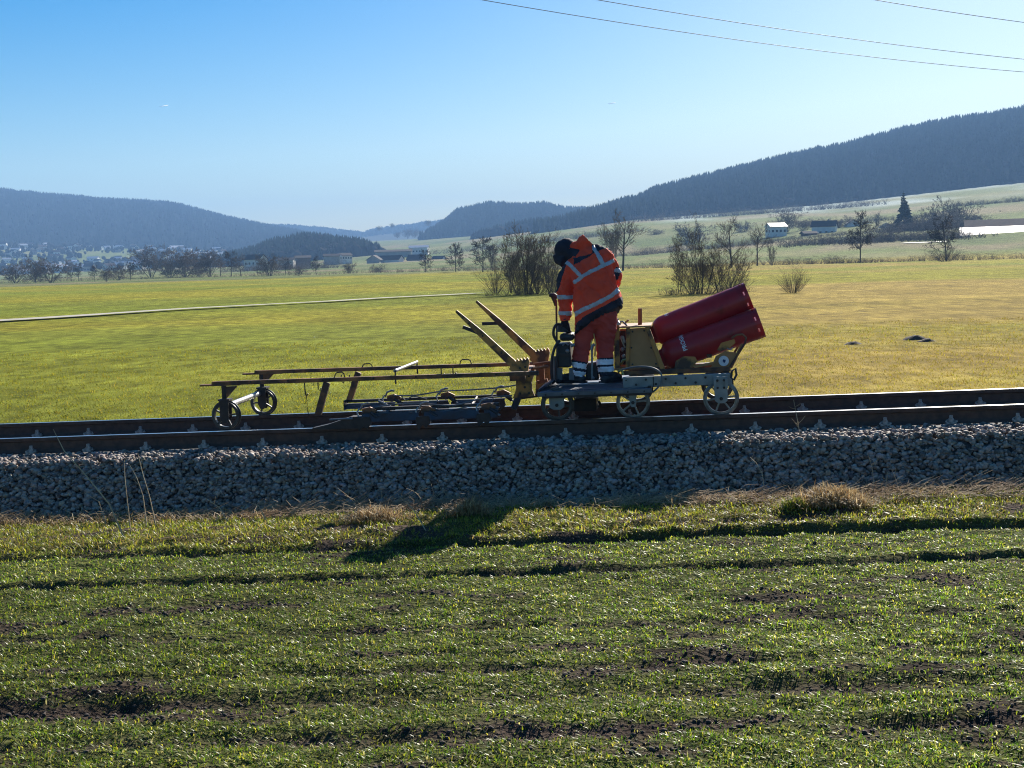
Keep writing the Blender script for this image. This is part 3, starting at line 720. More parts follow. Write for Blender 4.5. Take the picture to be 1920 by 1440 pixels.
house(781,496,820,11,9,3.8,3.0,-.3,M['wall_g'],M['roof_d'],'grey farm building behind the smallest dark tree by the stream')
house(823,494,830,8,7,3.2,2.0,-.4,M['wall_w'],M['roof_d'],'small white house at the right end of the central farm')
house(738,479,950,30,12,3.0,1.6,.05,M['wall_g'],M['roof_d'],'long low dark barn behind the central farm',name='barn',cat='barn',windows=0)
house(786,474,980,16,9,4.4,1.6,-.1,M['wall_w'],M['roof_m'],'pale hall with a grey roof at the right of the long low barn',cols=6)
house(480,498,700,11,9,3.8,2.6,-.45,M['wall_w'],M['roof_d'],'white house with a dark roof and chimney behind the far row of trees',chimney=True)
house(538,494,760,10,7,2.2,1.4,-.1,M['wall_g'],M['roof_d'],'low grey shed right of the white house with a chimney',name='shed',cat='shed',windows=0)
house(568,492,780,10,8,3.0,1.4,.2,M['wood'],M['roof_d'],'small dark barn beyond the low grey shed',name='barn',cat='barn',windows=0)
house(622,486,820,11,7,2.2,1.4,.15,M['wall_g'],M['roof_d'],'low grey farm hall left of the central farm',name='barn',cat='barn',windows=0)
house(647,487,830,8,7,3.0,1.6,.6,M['wall_w'],M['roof_d'],'small white house left of the grey gabled barn')

# the village: each house one mesh
def vhouse(w, dp, wh, rh, wi, ri):
    W, D2, o = w/2, dp/2, .5; k = rh/D2
    m_ = MB().box((-W,-D2,-3), (W,D2,wh)); m_.add([(-W,-D2,wh),(-W,D2,wh),(-W,0,wh+rh-.1)], [(0,1,2)]); m_.add([(W,-D2,wh),(W,D2,wh),(W,0,wh+rh-.1)], [(2,1,0)])
    m_.mi = 1
    for s in (-1, 1): m_.prism([(-W-o, s*(D2+o), wh-o*k+.05), (-W-o, 0, wh+rh+.05), (-W-o, 0, wh+rh+.35), (-W-o, s*(D2+o), wh-o*k+.35)], (2*W+2*o, 0, 0))
    m_.mi = 2
    for i in range(3): m_.box((-W+(i+.3)*2*W/3, -D2-.05, 1.0), (-W+(i+.3)*2*W/3+1.2, -D2+.1, 2.4))
    return m_.mesh('village_house', [M[wi], M[ri], M['glass']])
VH = [vhouse(11,9,4.5,2.6,'wall_w','roof_d'), vhouse(13,9,4.2,2.8,'wall_w','roof_r'), vhouse(16,10,4.0,2.0,'wall_w','roof_m'), vhouse(10,9,5.0,2.8,'wall_g','roof_d'), vhouse(12,10,5.2,2.2,'wall_w','roof_m')]
vt = []
placed = []
while len(placed) < 290:
    px = random.uniform(-330, 430); d = random.uniform(1240, 2215)
    if px > 300 and d < 1600 and random.random() < .6: continue
    x = (px-960)/FPX*d
    if any(abs(x-q[0]) < 15 and abs(d-q[1]) < 22 for q in placed): continue
    if 175 < px < 265 and 1760 < d < 1930: continue
    placed.append((x, d))
    k = random.randrange(5); ob = link('village_house', VH[k]); z = float(far_z(x, d)); ob.location = (x, d, z+.3)
    ob.rotation_euler.z = random.uniform(-.7, .9); s = random.uniform(.6, .95); ob.scale = (s, s, s)
    tag(ob, ('tiny white', 'tiny white brown-roofed', 'tiny long pale-roofed', 'tiny grey', 'tiny tall pale-roofed')[k]+' house of the distant village below the wooded hill', 'house', 'houses of the distant village')
N = 1300
vp = rng.uniform(-380, 450, N); vd = rng.uniform(1230, 2260, N); vx = (vp-960)/FPX*vd
pos = np.stack([vx, vd, far_z(vx, vd)], -1); hh = rng.uniform(3, 9, N)
keep = ~((vp > 175) & (vp < 265) & (vd > 1750) & (vd < 1940))
v_, f_, c_ = blobs(pos[keep], hh[keep]*.45, hh[keep], np.array([.05, .05, .036])*rng.uniform(.6, 1.4, (keep.sum(), 1)))
tag(link('village_trees', np_mesh('village_trees', v_, f_, M['forest'], c_)), kind='stuff')

# road beyond the field on the right, path in the meadow
def ribbon(name, pts, w, mat, lift):
    m_ = MB(); vs = []; P = [Vector((p[0], p[1], 0)) for p in pts]; Q = []
    for i in range(len(P)-1):
        for k in range(12): Q.append(P[i].lerp(P[i+1], k/12))
    Q.append(P[-1])
    for i, p in enumerate(Q):
        d = (Q[min(i+1, len(Q)-1)]-Q[max(i-1, 0)]).normalized(); sd_ = Vector((-d.y, d.x, 0))
        ww = w*(.9+.25*random.random())
        for s in (-.5, .5):
            q = p+sd_*ww*s; vs.append((q.x, q.y, float(ground_z(q.x, q.y, False))+lift))
    fs = [(2*i, 2*i+1, 2*i+3, 2*i+2) for i in range(len(Q)-1)]
    m_.add(vs, fs); tag(link(name, m_.mesh(name, mat)), kind='structure')
a1 = at_z(0, 601); a2 = at_z(450, 577); a3 = at_z(905, 550); a0 = a1+(a1-a2)*1.5
ribbon('path', [(p.x, p.y) for p in (a0, a1, a2, a3)], 1.5, M['gravel_path'], .09)
ribbon('road', [gp(1690,0,420)[:2], gp(1730,0,415)[:2], gp(1775,0,412)[:2]], 3.0, M['road'], .2)

# ------------------------------------------------------------------ ballast, track
SH = -.74; TOPZ = -.175
def world(s, t, z): return TO + TS*s + TT*t + TN*z
m_ = MB(); secs = []
for s in np.linspace(-70, 70, 90):
    ring = []
    for t, z in ((-1.24, None), (SH, TOPZ-.04), (1.5-SH, TOPZ-.04), (2.95, None)):
        p = world(s, t, z if z is not None else 0)
        if z is None: p.z = float(ground_z(p.x, p.y, False)) - .10
        ring.append(p)
    secs.append(ring)
vs = [p for r_ in secs for p in r_]
fs = [(i*4+k, (i+1)*4+k, (i+1)*4+k+1, i*4+k+1) for i in range(len(secs)-1) for k in range(3)]
m_.add(vs, fs); tag(link('gravel_bed', m_.mesh('gravel_bed', M['bed'])), kind='structure')
def toe_t(s):
    p = world(s, -1.3, 0); g = float(ground_z(p.x, p.y, False)); return g
def stones(N, t0, t1, s0, s1, face, r0=.014, r1=.039):
    s = rng.uniform(s0, s1, N); t = rng.uniform(t0, t1, N)
    P = np.array(TO)[None]+np.array(TS)[None]*s[:, None]+np.array(TT)[None]*t[:, None]+np.array(TN)[None]*TOPZ
    if face:
        k = np.clip((SH-t)/(1.19+SH), 0, 1)
        g = ground_z(P[:, 0], P[:, 1], False); P[:, 2] = P[:, 2]*(1-k)+(g+.0)*k
    P[:, 2] += rng.uniform(-.022, .018, N)
    r = r0+(r1-r0)*rng.random(N)**1.6
    v0, f0 = ico()
    v = v0[None]*rng.uniform(.72, 1.18, (N, 12, 1))*rng.uniform(.62, 1.12, (N, 1, 3))*np.array([1.1, 1.1, .78])*r[:, None, None]
    an = rng.uniform(0, 6.28, N); ca, sa = np.cos(an)[:, None], np.sin(an)[:, None]
    x = v[..., 0]*ca-v[..., 1]*sa; y = v[..., 0]*sa+v[..., 1]*ca; v = np.stack([x, y, v[..., 2]], -1)
    b_ = rng.normal(0, .5, N); cb, sb = np.cos(b_)[:, None], np.sin(b_)[:, None]
    x = v[..., 0]*cb-v[..., 2]*sb; z = v[..., 0]*sb+v[..., 2]*cb; v = np.stack([x, v[..., 1], z], -1)
    v = v+P[:, None]
    tone = rng.uniform(.35, 1.6, (N, 1)); hue = np.array([1., 1, 1])+rng.normal(0, .035, (N, 3))+np.array([.06, 0, -.06])*np.abs(rng.normal(0, 1, (N, 1)))
    return v.reshape(-1, 3), (f0[None]+(np.arange(N)*12)[:, None, None]).reshape(-1, 3), np.repeat(np.clip(tone*hue, 0, 1.5), 12, 0)
parts = [stones(16500, -1.20, SH, -6.6, 6.2, True), stones(8000, SH-.02, -.07, -6.6, 6.2, False), stones(1500, .09, 1.40, -7, 6.6, False), stones(900, 1.6, 2.3, -7.5, 6.6, False),
         stones(1500, -1.62, -1.14, -6.6, 6.2, True, .014, .034)]
v = []; f = []; c = []; o = 0
for a_, b_, c_ in parts: v.append(a_); f.append(b_+o); c.append(c_); o += len(a_)
tag(link('ballast_gravel', np_mesh('ballast_gravel', np.concatenate(v), np.concatenate(f), M['gravel'], np.concatenate(c))), kind='stuff')

TR = Thing('railway_track', 'single railway track of two rusty steel rails with bright worn tops on grey ballast', 'railway track', (0,0,0))
prof = [(-.07,-.159),(.07,-.159),(.07,-.148),(.018,-.128),(.009,-.115),(.009,-.048),(.034,-.036),(.036,-.008),(.030,-.0015),(-.030,-.0015),(-.036,-.008),(-.034,-.036),(-.009,-.048),(-.009,-.115),(-.018,-.128),(-.07,-.148)]
railme = None
for t in (0, 1.507):
    m_ = MB(); ss = np.linspace(-80, 80, 41); n_ = len(prof)
    vs = [(s, t+a_, b_) for s in ss for a_, b_ in prof]
    for i in range(len(ss)-1):
        for k in range(n_):
            m_.mi = 1 if k in (8,) else 0
            m_.f.append([i*n_+k, (i+1)*n_+k, (i+1)*n_+(k+1) % n_, i*n_+(k+1) % n_]); m_.m.append(m_.mi); m_.sm.append(False)
    m_.v = [Vector(q) for q in vs]
    ro = TR.part('rail', m_, [M['rail_side'], M['rail_top']])
    cm = None
    for k in range(-2, 21):
        s0 = -4.885+.6*k if t == 0 else -5.525+.6*k
        if cm is None:
            cm = []
            for sgn in (-1, 1):
                q = MB()
                q.box((-.045, sgn*.045, -.150), (.045, sgn*.125, -.132)); q.lathe((0, sgn*.088, -.134), (0,0,1), [(0,.026),(.030,.026),(.032,.018),(.060,.016)], 6, False)
                q.tube([(-.05, sgn*.11, -.130), (-.03, sgn*.05, -.125), (0, sgn*.085, -.112), (.03, sgn*.05, -.125), (.05, sgn*.11, -.130)], .009, 5)
                cm.append(q.mesh('rail_clip', M['clip']))
        for m2_ in cm: ob = link('rail_clip', m2_, ro); ob.location = (s0, t, 0)

# ------------------------------------------------------------------ wheels
def wheel(T, px, py, r, t, mat, spokes=5, width=.045, a0=.3, parent=None):
    c = L(px, py, t) if py is not None else px
    w2 = width/2; ri = r*(.80 if mat is M['wheel'] else .86)
    e_ = bpy.data.objects.new('wheel', None); COL.objects.link(e_); e_.parent = T.e; e_.empty_display_size = .1; e_.location = c - T.org
    q = MB().lathe((0,-w2,0), (0,1,0), [(0,ri),(0,r*.97),(.004,r),(width*.72,r),(width*.76,r*1.10),(width,r*1.09),(width,ri)], 40, True, True)
    me = q.mesh('rim', mat); smart(me, .5); link('rim', me, e_)
    q = MB().lathe((0,-w2-.012,0), (0,1,0), [(0,.012),(0,r*.20),(.006,r*.22),(width+.018,r*.22),(width+.024,r*.18)], 20)
    me = q.mesh('hub', mat); smart(me, .5); link('hub', me, e_)
    sp = None
    for k in range(spokes):
        if sp is None: sp = MB().bar((0,0,r*.15), (0,0,ri+.004), .015, .024, (0,1,0)).mesh('spoke', mat)
        o_ = link('spoke', sp, e_); o_.rotation_euler.y = a0+2*math.pi*k/spokes
    return c

# ------------------------------------------------------------------ burner trolley (the long low frame on the left)
BT = Thing('burner_trolley', 'long low rusty yellow trolley with two beams and burner hoods along the rails', 'rail trolley', L(700, 790, .75))
def beam(px0, py0, px1, py1, t, w, h, mat, name='beam', bevel=.004):
    BT.part(name, MB().bar(L(px0,py0,t), L(px1,py1,t), w, h), mat, bevel=bevel)
beam(398, 719, 1010, 699.5, 0, .05, .040, M['yellow_dark'], 'beam')
beam(478, 698, 1012, 681.5, 1.5, .05, .040, M['yellow_dark'], 'beam')
for (x, y, t) in ((410, 723, 0), (490, 701.5, 1.5)):       # flat tongues at the tips
    BT.part('beam_tongue', MB().bar(L(x-34,y-.2,t), L(x+40,y-2.6,t), .06, .018), M['yellow_dark'])
rw = .138
c1 = wheel(BT, L(424,779,0)-Vector((0,0,0)), None, rw, 0, M['wheel'], 5, a0=.2)
c2 = wheel(BT, L(494,754,1.5), None, rw, 1.5, M['wheel'], 5, a0=.9)
for c, bx, by, t in ((c1, 417, 722, 0), (c2, 499, 699, 1.5)):
    top = L(bx, by, t)
    q = MB()
    q.bar((top.x, t-.05, top.z-.02), (c.x, t-.05, c.z-.015), .012, .085, (1,0,0)) if False else None
    for sg in (-.052, .052):
        q.prism([(c.x-.045, t+sg-.006, c.z+.16), (c.x+.05, t+sg-.006, c.z+.16), (c.x+.045, t+sg-.006, c.z-.02), (c.x+.02, t+sg-.006, c.z-.07), (c.x-.02, t+sg-.006, c.z-.07), (c.x-.045, t+sg-.006, c.z-.02)], (0,.012,0))
    q.box((c.x-.055, t-.062, c.z+.150), (c.x+.06, t+.062, c.z+.168))
    BT.part('wheel_fork', q, M['dark_steel'])
    BT.part('fork_post', MB().tube([(c.x-.005, t, c.z+.165), (c.x-.005, t, top.z)], .026, 10), M['dark_steel'])
    BT.part('gusset', MB().prism([(c.x-.01, t-.012, top.z-.016), (c.x+.135, t-.012, top.z-.014), (c.x+.03, t-.012, top.z-.12), (c.x-.01, t-.012, top.z-.14)], (0,.024,0)), M['yellow_dark'])
BT.part('axle', MB().tube([(c1.x+.03, .06, c1.z+.10), (c2.x-.03, 1.44, c2.z+.10)], .030, 12), M['alu'])
# inclined legs
for (x0,y0,x1,y1,t) in ((613,717,597,776,0), (672,698,655,751,1.5)):
    BT.part('leg', MB().bar(L(x0,y0,t), L(x1,y1,t), .05, .065, (1,0,0)), M['yellow_dark'], bevel=.004)
# cross tube with its pins
ca, cb = L(741,700,0)+Vector((0,0,.025)), L(782,683,1.5)+Vector((0,0,.025))
BT.part('cross_bar', MB().tube([ca, cb], .017, 10), M['alu'])
for p in (ca, cb): BT.part('pin', MB().tube([p, p+Vector((0,0,-.13))], .008, 6), M['dark_steel'])
# wire loops and hooks on the beams
for (x, y, t, w) in ((689, 688, 1.5, 20), (873, 680, 1.5, 22), (637, 705, 0, 20)):
    a_, b_ = L(x-w/2, y+4, t), L(x+w/2, y+3, t); h_ = Vector((0,0,.055))
    BT.part('wire_loop', MB().tube([a_, a_+h_*.7+Vector((.01,0,0)), a_+h_+Vector((.03,0,0)), b_+h_-Vector((.03,0,0)), b_+h_*.7-Vector((.01,0,0)), b_], .006, 6), M['black'])
for (x, y, t, ln) in ((571,718,0,.11),(596,717,0,.06),(827,690,0,.06),(849,688,0,.06),(655,703,1.5,.07),(640,703,1.5,.07)):
    p = L(x, y, t)
    BT.part('hook', MB().tube([p, p+Vector((0,0,-ln)), p+Vector((.015,0,-ln-.02)), p+Vector((.03,0,-ln+.005))], .006, 6), M['dark_steel'])
# chain below the near beam
p = L(573, 735, 0); q = MB()
for k in range(9):
    c = p+Vector((.002*k, 0, -.028*k)); dx = Vector((.008,0,0)) if k % 2 else Vector((0,.008,0))
    q.tube([c+dx, c+Vector((0,0,-.014)), c-dx, c+Vector((0,0,.014)), c+dx], .0025, 4, False)
BT.part('chain', q, M['dark_steel'])
# burner hoods: a channel over each rail made of plates
def hood(x0, y0, x1, y1, t, seg, side):
    a_, b_ = L(x0, y0, t), L(x1, y1, t); zt = (a_.z+b_.z)/2
    BT.part('hood_beam', MB().box((a_.x, t+.05*side, zt-.030), (b_.x, t+.05*side+.05, zt)), M['dark_steel'], bevel=.003)
    for i, (u0, u1) in enumerate(seg):
        sa, sb = a_.x+(b_.x-a_.x)*u0, a_.x+(b_.x-a_.x)*u1
        q = MB()
        q.prism([(sa, t-.10, zt-(.125 if t < .5 else .085)), (sa, t-.095, zt-(.125 if t < .5 else .085)), (sa, t-.045, zt-.055), (sa, t+.10, zt-.040), (sa, t+.10, zt-.046), (sa, t-.05, zt-.062)], (sb-sa, 0, 0))
        BT.part('hood_plate', q, M['blue_steel'])
    return a_, b_, zt
na, nb_, nz = hood(680, 768, 934, 754, 0, ((0,.42), (.46,.86), (.90,1.0)), 1)
fa, fb, fz = hood(648, 752, 955, 739, 1.42, ((0,.30), (.33,.62), (.65,.97)), 1)
BT.part('end_plate', MB().prism([(fa.x, 1.36, fz+.005), (fa.x, 1.54, fz+.005), (fa.x, 1.54, fz-.10), (fa.x, 1.36, fz-.10)], (-.012,0,0)), M['dark_steel'])
# skid in front of the near hood
p0, p1 = L(588, 796, 0), L(690, 772, 0)
BT.part('skid', MB().prism([(p0.x, -.07, .004), (p0.x+.10, -.07, -.012), (p1.x, -.07, -.012), (p1.x, -.07, .10), (p1.x-.16, -.07, .105), (p0.x+.16, -.07, .035)], (0,.14,0)), M['dark_steel'])
BT.part('skid_rod', MB().tube([L(618,787,-.08), L(661,784.5,-.08)], .010, 6), M['alu'])
# tie bars between the two hoods
for u in (.2, .8):
    BT.part('tie_bar', MB().tube([(na.x+(nb_.x-na.x)*u, .08, nz-.01), (fa.x+(fb.x-fa.x)*u, 1.46, fz-.02)], .014, 8), M['dark_steel'])
# burner clamps with levers
def clamp(px, py, t, flip=False):
    c = L(px, py, t)
    e_ = bpy.data.objects.new('burner_clamp', None); COL.objects.link(e_); e_.parent = BT.e; e_.empty_display_size = .05; e_.location = c-BT.org
    def sub(nm, q, mt):
        me = q.mesh(nm, mt); smart(me); return link(nm, me, e_)
    sub('lever', MB().tube([(-.045,-.02,.01), (-.02,-.03,.06), (.03,-.03,.075), (.055,-.02,.07)], [.010,.011,.012,.010], 8), M['alu'])
    sub('curved_arm', MB().tube([(-.05,-.03,.03), (-.075,-.04,-.01), (-.06,-.045,-.055), (-.02,-.05,-.085), (.02,-.05,-.10)], .008, 8), M['alu'])
    sub('bracket', MB().prism([(-.03,-.01,.02),(.05,-.01,.035),(.12,-.01,.0),(.10,-.01,-.03),(.02,-.01,-.05),(-.03,-.01,-.03)], (0,.03,0)), M['yellow_dark'])
    sub('burner_nozzle', MB().tube([(.06,-.03,-.02), (.10,-.05,-.045), (.14,-.06,-.07)], [.018,.020,.024], 8), M['dark_steel'])
    sub('burner_plate', MB().prism([(-.06,-.10,-.06),(.06,-.10,-.05),(.08,-.10,-.12),(.03,-.10,-.17),(.0,-.10,-.14),(-.05,-.10,-.19),(-.07,-.10,-.11)], (0,.014,0)), M['dark_steel'])
    sub('handle', MB().tube([(.10,-.05,-.06), (.16,-.06,-.085)], .011, 8), M['alu'])
    return c
cn = [clamp(685, 770, 0), clamp(795, 768, 0), clamp(908, 762, 0)]
cf = [clamp(731, 745, 1.42), clamp(832, 741, 1.42), clamp(936, 737, 1.42)]
def hose(T, pts, r, mat, name='hose'): 
    P = [Vector(p) for p in pts]; Q = []
    for i in range(len(P)-1):                      # Catmull-Rom
        p0_, p1_, p2_, p3_ = P[max(i-1,0)], P[i], P[i+1], P[min(i+2,len(P)-1)]
        for k in range(6):
            u = k/6; Q.append(.5*((2*p1_)+(p2_-p0_)*u+(2*p0_-5*p1_+4*p2_-p3_)*u*u+(-p0_+3*p1_-3*p2_+p3_)*u**3))
    Q.append(P[-1]); return T.part(name, MB().tube(Q, r, 8), mat)
hose(BT, [L(692,766,.05), L(740,758,.05), L(792,757,.05), L(850,760,.05), L(905,747,.05), L(960,742,.2)], .008, M['hose'])
hose(BT, [L(738,742,1.4), L(780,741,1.4), L(826,734,1.4), L(880,731,1.4), L(935,727,1.4), L(968,722,1.2)], .008, M['hose'])
hose(BT, [L(700,771,0), L(745,775,0), L(780,770,0)], .006, M['hose'])
hose(BT, [L(805,763,0), L(835,770,0), L(880,762,0)], .006, M['hose'])
hose(BT, [L(752,740,1.4), L(760,750,1.4), L(775,743,1.4), L(800,748,1.4)], .006, M['hose'])
BT.part('hand_lever', MB().bar(L(903,791,-.03), L(938,768,-.03), .012, .05, (0,1,0), .012, .02), M['dark_steel'])
# lever forks with serrated quadrants and curved pillars
for (t, dx, dy) in ((.35, 0, 0), (1.10, 38, -18)):
    f_ = lambda x, y: L(x+dx, y+dy, t)
    q = MB(); a_, m2, b_ = f_(970, 690), f_(898, 622), f_(855, 583)
    q.bar(a_, m2, .035, .085, (0,0,1), .032, .062); q.bar(m2, b_, .030, .060, (0,0,1), .022, .026)
    BT.part('lever_arm', q, M['yellow'], bevel=.004)
    x0, y0 = (868, 613) if t < 1 else (866, 625)
    BT.part('prong', MB().bar(f_(897, 624), f_(x0, y0), .026, .034), M['dark_steel'])
    poly = [f_(955, 692), f_(960, 679)]
    for k in range(5): poly += [f_(962+k*6.2, 678-k*.9), f_(964+k*6.2, 673-k*.9), f_(967+k*6.2, 677.2-k*.9)]
    poly += [f_(993, 678), f_(990, 697), f_(962, 698)]
    BT.part('toothed_quadrant', MB().prism([p+Vector((0,-.03,0)) for p in poly], (0,.06,0)), M['yellow'])
    if t < 1:
        poly = [(967,697),(1002,696),(1001,704),(997,716),(998,730),(1003,742),(962,746),(968,730),(968,712)]
    else:
        poly = [(965,700),(1004,698),(1004,706),(1000,718),(999,742),(1003,760),(966,762),(967,740),(968,715)]
    BT.part('pillar', MB().prism([f_(x, y)+Vector((0,-.025,0)) for x, y in poly], (0,.05,0)), M['yellow'])
BT.part('quadrant_shelf', MB().box(L(955,701,.2), L(1006,697,1.3)), M['yellow_dark'])
BT.part('rear_leg', MB().bar(L(972,744,.35), L(963,768,.3), .04, .06, (1,0,0)), M['dark_steel'])
for (x0,y0,x1,y1,t) in ((1000,683,1032,679,.7),(1000,691,1028,687,.35)):
    BT.part('pull_rod', MB().tube([L(x0,y0,t), L(x1,y1,t)], .014, 8), M['pipe_brown'])
BT.part('hanger', MB().bar(L(1015,683,.7), L(1017,716,.7), .03, .05, (1,0,0)), M['pipe_brown'])
BT.part('hanger_foot', MB().bar(L(1008,717,.7), L(1027,713,.7), .04, .035), M['pipe_brown'])
BT.part('drawbar', MB().bar(L(975,746,.6), L(1012,741,.6), .06, .03), M['dark_steel'])

# ------------------------------------------------------------------ rail cart (deck, chassis, cabinet, cradle)
RC = Thing('rail_cart', 'flat rail cart with an aluminium standing deck, grey chassis and ochre cabinet', 'rail cart', L(1190, 775, .75))
d0, d1 = L(1012, 739, -.10), L(1220, 730, -.10)
zd = (d0.z+d1.z)/2+.012
deck = MB()
deck.prism([(d0.x,-.10,zd),(d1.x,-.10,zd),(d1.x,1.62,zd),(d0.x+.02,1.62,zd),(d0.x-.02,.5,zd)], (0,0,-.022))
RC.part('deck', deck, M['deck'], bevel=.003)
RC.part('deck_edge', MB().box((d0.x-.02,-.125,zd-.040), (d1.x+.01,-.1005,zd+.004)), M['deck'], bevel=.004)
RC.part('deck_rail', MB().box((d0.x+.02,-.115,zd-.060), (d1.x-.02,-.07,zd-.0405)), M['dark_steel'])
RC.part('deck_rail', MB().box((d0.x+.02,1.54,zd-.075), (d1.x-.02,1.60,zd-.0225)), M['dark_steel'])
RC.part('deck_nose', MB().prism([L(1006,737,.0)+Vector((0,0,0)), L(1030,722,.25), L(1036,716,.25), L(1032,716,.25), L(1008,731,.0)], (0,.9,0)), M['deck'])
for i in range(3):
    y = -.02+i*.55
    RC.part('deck_rib', MB().box((d0.x+.05,y,zd+.0005), (d1.x-.05,y+.03,zd+.008)), M['deck'])
r1 = .148
wh = []
for (px, py, mt, k) in ((1045,757,M['wheel'],0),(1187,752,M['wheel_light'],1),(1352,745,M['wheel_light'],2)):
    rr_ = r1 if k < 2 else .155
    c = L(px, py, 0); c.z = rr_-.0015
    wheel(RC, c, None, rr_, 0, mt, 5 if k != 2 else 6, a0=.5+k); wh.append(c)
    c2_ = Vector((c.x, 1.507, c.z)); wheel(RC, c2_, None, rr_, 1.507, M['wheel'], 5, a0=.1+k)
    RC.part('axle', MB().tube([(c.x,.03,c.z),(c.x,1.48,c.z)], .018, 8), M['dark_steel'])
def bracket(c, w, ztop, mat, w2, t=-.055):
    q = MB().prism([(c.x-w,t,ztop),(c.x+w,t,ztop),(c.x+w2,t,c.z-.02),(c.x+w2*.5,t,c.z-.045),(c.x-w2*.5,t,c.z-.045),(c.x-w2,t,c.z-.02)], (0,.022,0))
    RC.part('wheel_bracket', q, mat, bevel=.003)
    RC.part('axle_nut', MB().lathe((c.x,t-.018,c.z), (0,1,0), [(0,.010),(0,.018),(.02,.018)], 6, False), M['dark_steel'])
bracket(wh[0], .075, zd-.05, M['grey_paint'], .072); bracket(wh[1], .038, zd-.05, M['grey_paint'], .03)
ct = L(1352, 706, -.05)
bracket(wh[2], .066, ct.z, M['grey_paint'], .060)
q = MB().box((wh[2].x-.066,-.085,ct.z-.02), (wh[2].x-.042,-.0555,wh[2].z+.10)); q.box((wh[2].x+.042,-.085,ct.z-.02), (wh[2].x+.066,-.0555,wh[2].z+.10))
RC.part('bracket_ribs', q, M['grey_paint'])
RC.part('wheel_bracket', MB().box((wh[2].x-.06,1.56,wh[2].z-.03), (wh[2].x+.06,1.585,ct.z)), M['grey_paint'])
# chassis beams
c0, c1_ = L(1168, 706, .02), L(1372, 700.5, .02)
zc = (c0.z+c1_.z)/2
RC.part('chassis_beam', MB().box((c0.x,-.005,zc-.105), (c1_.x,.045,zc)), M['grey_paint'], bevel=.005)
RC.part('chassis_beam', MB().box((c0.x,1.455,zc-.105), (c1_.x,1.505,zc)), M['grey_paint'], bevel=.005)
RC.part('splice_plate', MB().box((L(1168,710,0).x,-.014,zc-.095), (L(1181,710,0).x,-.0055,zc-.012)), M['grey_paint'])
RC.part('splice_plate', MB().box((L(1224,710,0).x,-.012,zc-.104), (L(1226,710,0).x,-.0055,zc-.002)), M['dark_steel'])
for x in (c0.x+.05, (c0.x+c1_.x)/2, c1_.x-.06):
    RC.part('cross_member', MB().box((x,.046,zc-.10), (x+.06,1.454,zc-.046)), M['dark_steel'])
RC.part('end_socket', MB().box((L(1215,735,0).x,-.06,zd-.06), (L(1221,735,0).x,.04,zd+.02)), M['dark_steel'])
RC.part('shackle', MB().tube([L(1372,696,0), L(1379,691,0), L(1381,703,0), L(1376,712,0), L(1371,708,0), L(1372,696,0)], .012, 8), M['black'])
# box under the deck
RC.part('underfloor_box', MB().box(L(1076,772,.55), L(1122,741,.95)), M['dark_steel'], bevel=.01)
RC.part('underfloor_spring', MB().tube([L(1122,752,.6), L(1126,758,.6), L(1122,763,.6)], .014, 8), M['dark_steel'])
# rusty sill rails carrying the cabinet and the cradle
s0_, s1_ = L(1166,696,.8), L(1370,691,.8)
RC.part('sill_rail', MB().box((s0_.x,.78,zc-.044), (s1_.x,.83,zc-.002)), M['yellow_dark'], bevel=.004)
RC.part('sill_rail', MB().box((s0_.x,1.38,zc-.044), (s1_.x,1.43,zc-.002)), M['yellow_dark'], bevel=.004)
# cabinet
TC = .78
def poly(pts, t, dpt): return MB().prism([L(x, y, t) for x, y in pts], (0, dpt, 0))
RC.part('cabinet_post', poly([(1151,610),(1161,610),(1162,694),(1152,694)], TC, .06), M['yellow'], bevel=.004)
RC.part('cabinet_panel', poly([(1181,617),(1214,615),(1241,688),(1179,690)], TC+.03, .012), M['panel'])
RC.part('cabinet_frame', poly([(1174,613),(1181,613),(1180,690),(1173,690)], TC, .06), M['yellow'], bevel=.003)
RC.part('cabinet_strut', poly([(1209,612),(1217,612),(1247,692),(1238,692)], TC, .06), M['yellow'], bevel=.003)
RC.part('cabinet_top', poly([(1158,612.5),(1221,610),(1221,613),(1158,615.5)], TC-.02, .66), M['panel'])
RC.part('cabinet_sill', poly([(1160,688),(1246,688),(1246,693),(1160,693)], TC+.005, .05), M['yellow_dark'])
RC.part('cabinet_back', poly([(1162,617),(1214,614),(1241,688),(1162,690)], TC+.58, .012), M['panel'])
RC.part('cabinet_post', poly([(1151,610),(1161,610),(1162,694),(1152,694)], TC+.56, .055), M['yellow'])
RC.part('cabinet_lip', poly([(1151,691),(1170,690),(1170,693.5),(1151,695)], TC-.03, .03), M['panel'])
# fittings inside the opening
q = MB()
q.box(L(1163,684,TC+.2), L(1173,620,TC+.26)); RC.part('valve_board', q, M['black'])
for (x, y) in ((1166,633),(1170,640),(1167,655),(1169,668)):
    RC.part('gauge', MB().lathe(L(x,y,TC+.12), (0,-1,0), [(0,.0),(0,.022),(.02,.022),(.024,.016)], 14), M['alu'])
RC.part('valve_pipe', MB().tube([L(1165,636,TC+.1), L(1172,652,TC+.1)], .008, 6), M['alu'])
RC.part('valve_pipe', MB().tube([L(1168,630,TC+.1), L(1171,640,TC+.1)], .012, 6), M['alu'])
RC.part('brass_valve', MB().tube([L(1164,684,TC+.05), L(1168,676,TC+.05), L(1174,674,TC+.05)], .014, 8), M['brass'])
RC.part('brass_valve', MB().tube([L(1158,697,TC-.03), L(1166,694,TC-.03), L(1168,703,TC-.03)], .016, 8), M['brass'])
RC.part('regulator', MB().lathe(L(1157,610,TC+.05), (0,0,1), [(0,.02),(.0,.04),(.03,.04),(.045,.02),(.07,.018)], 14), M['alu'])
RC.part('regulator', MB().tube([L(1160,604,TC+.05), L(1168,603,TC+.05), L(1176,611,TC+.05)], .010, 8), M['alu'])
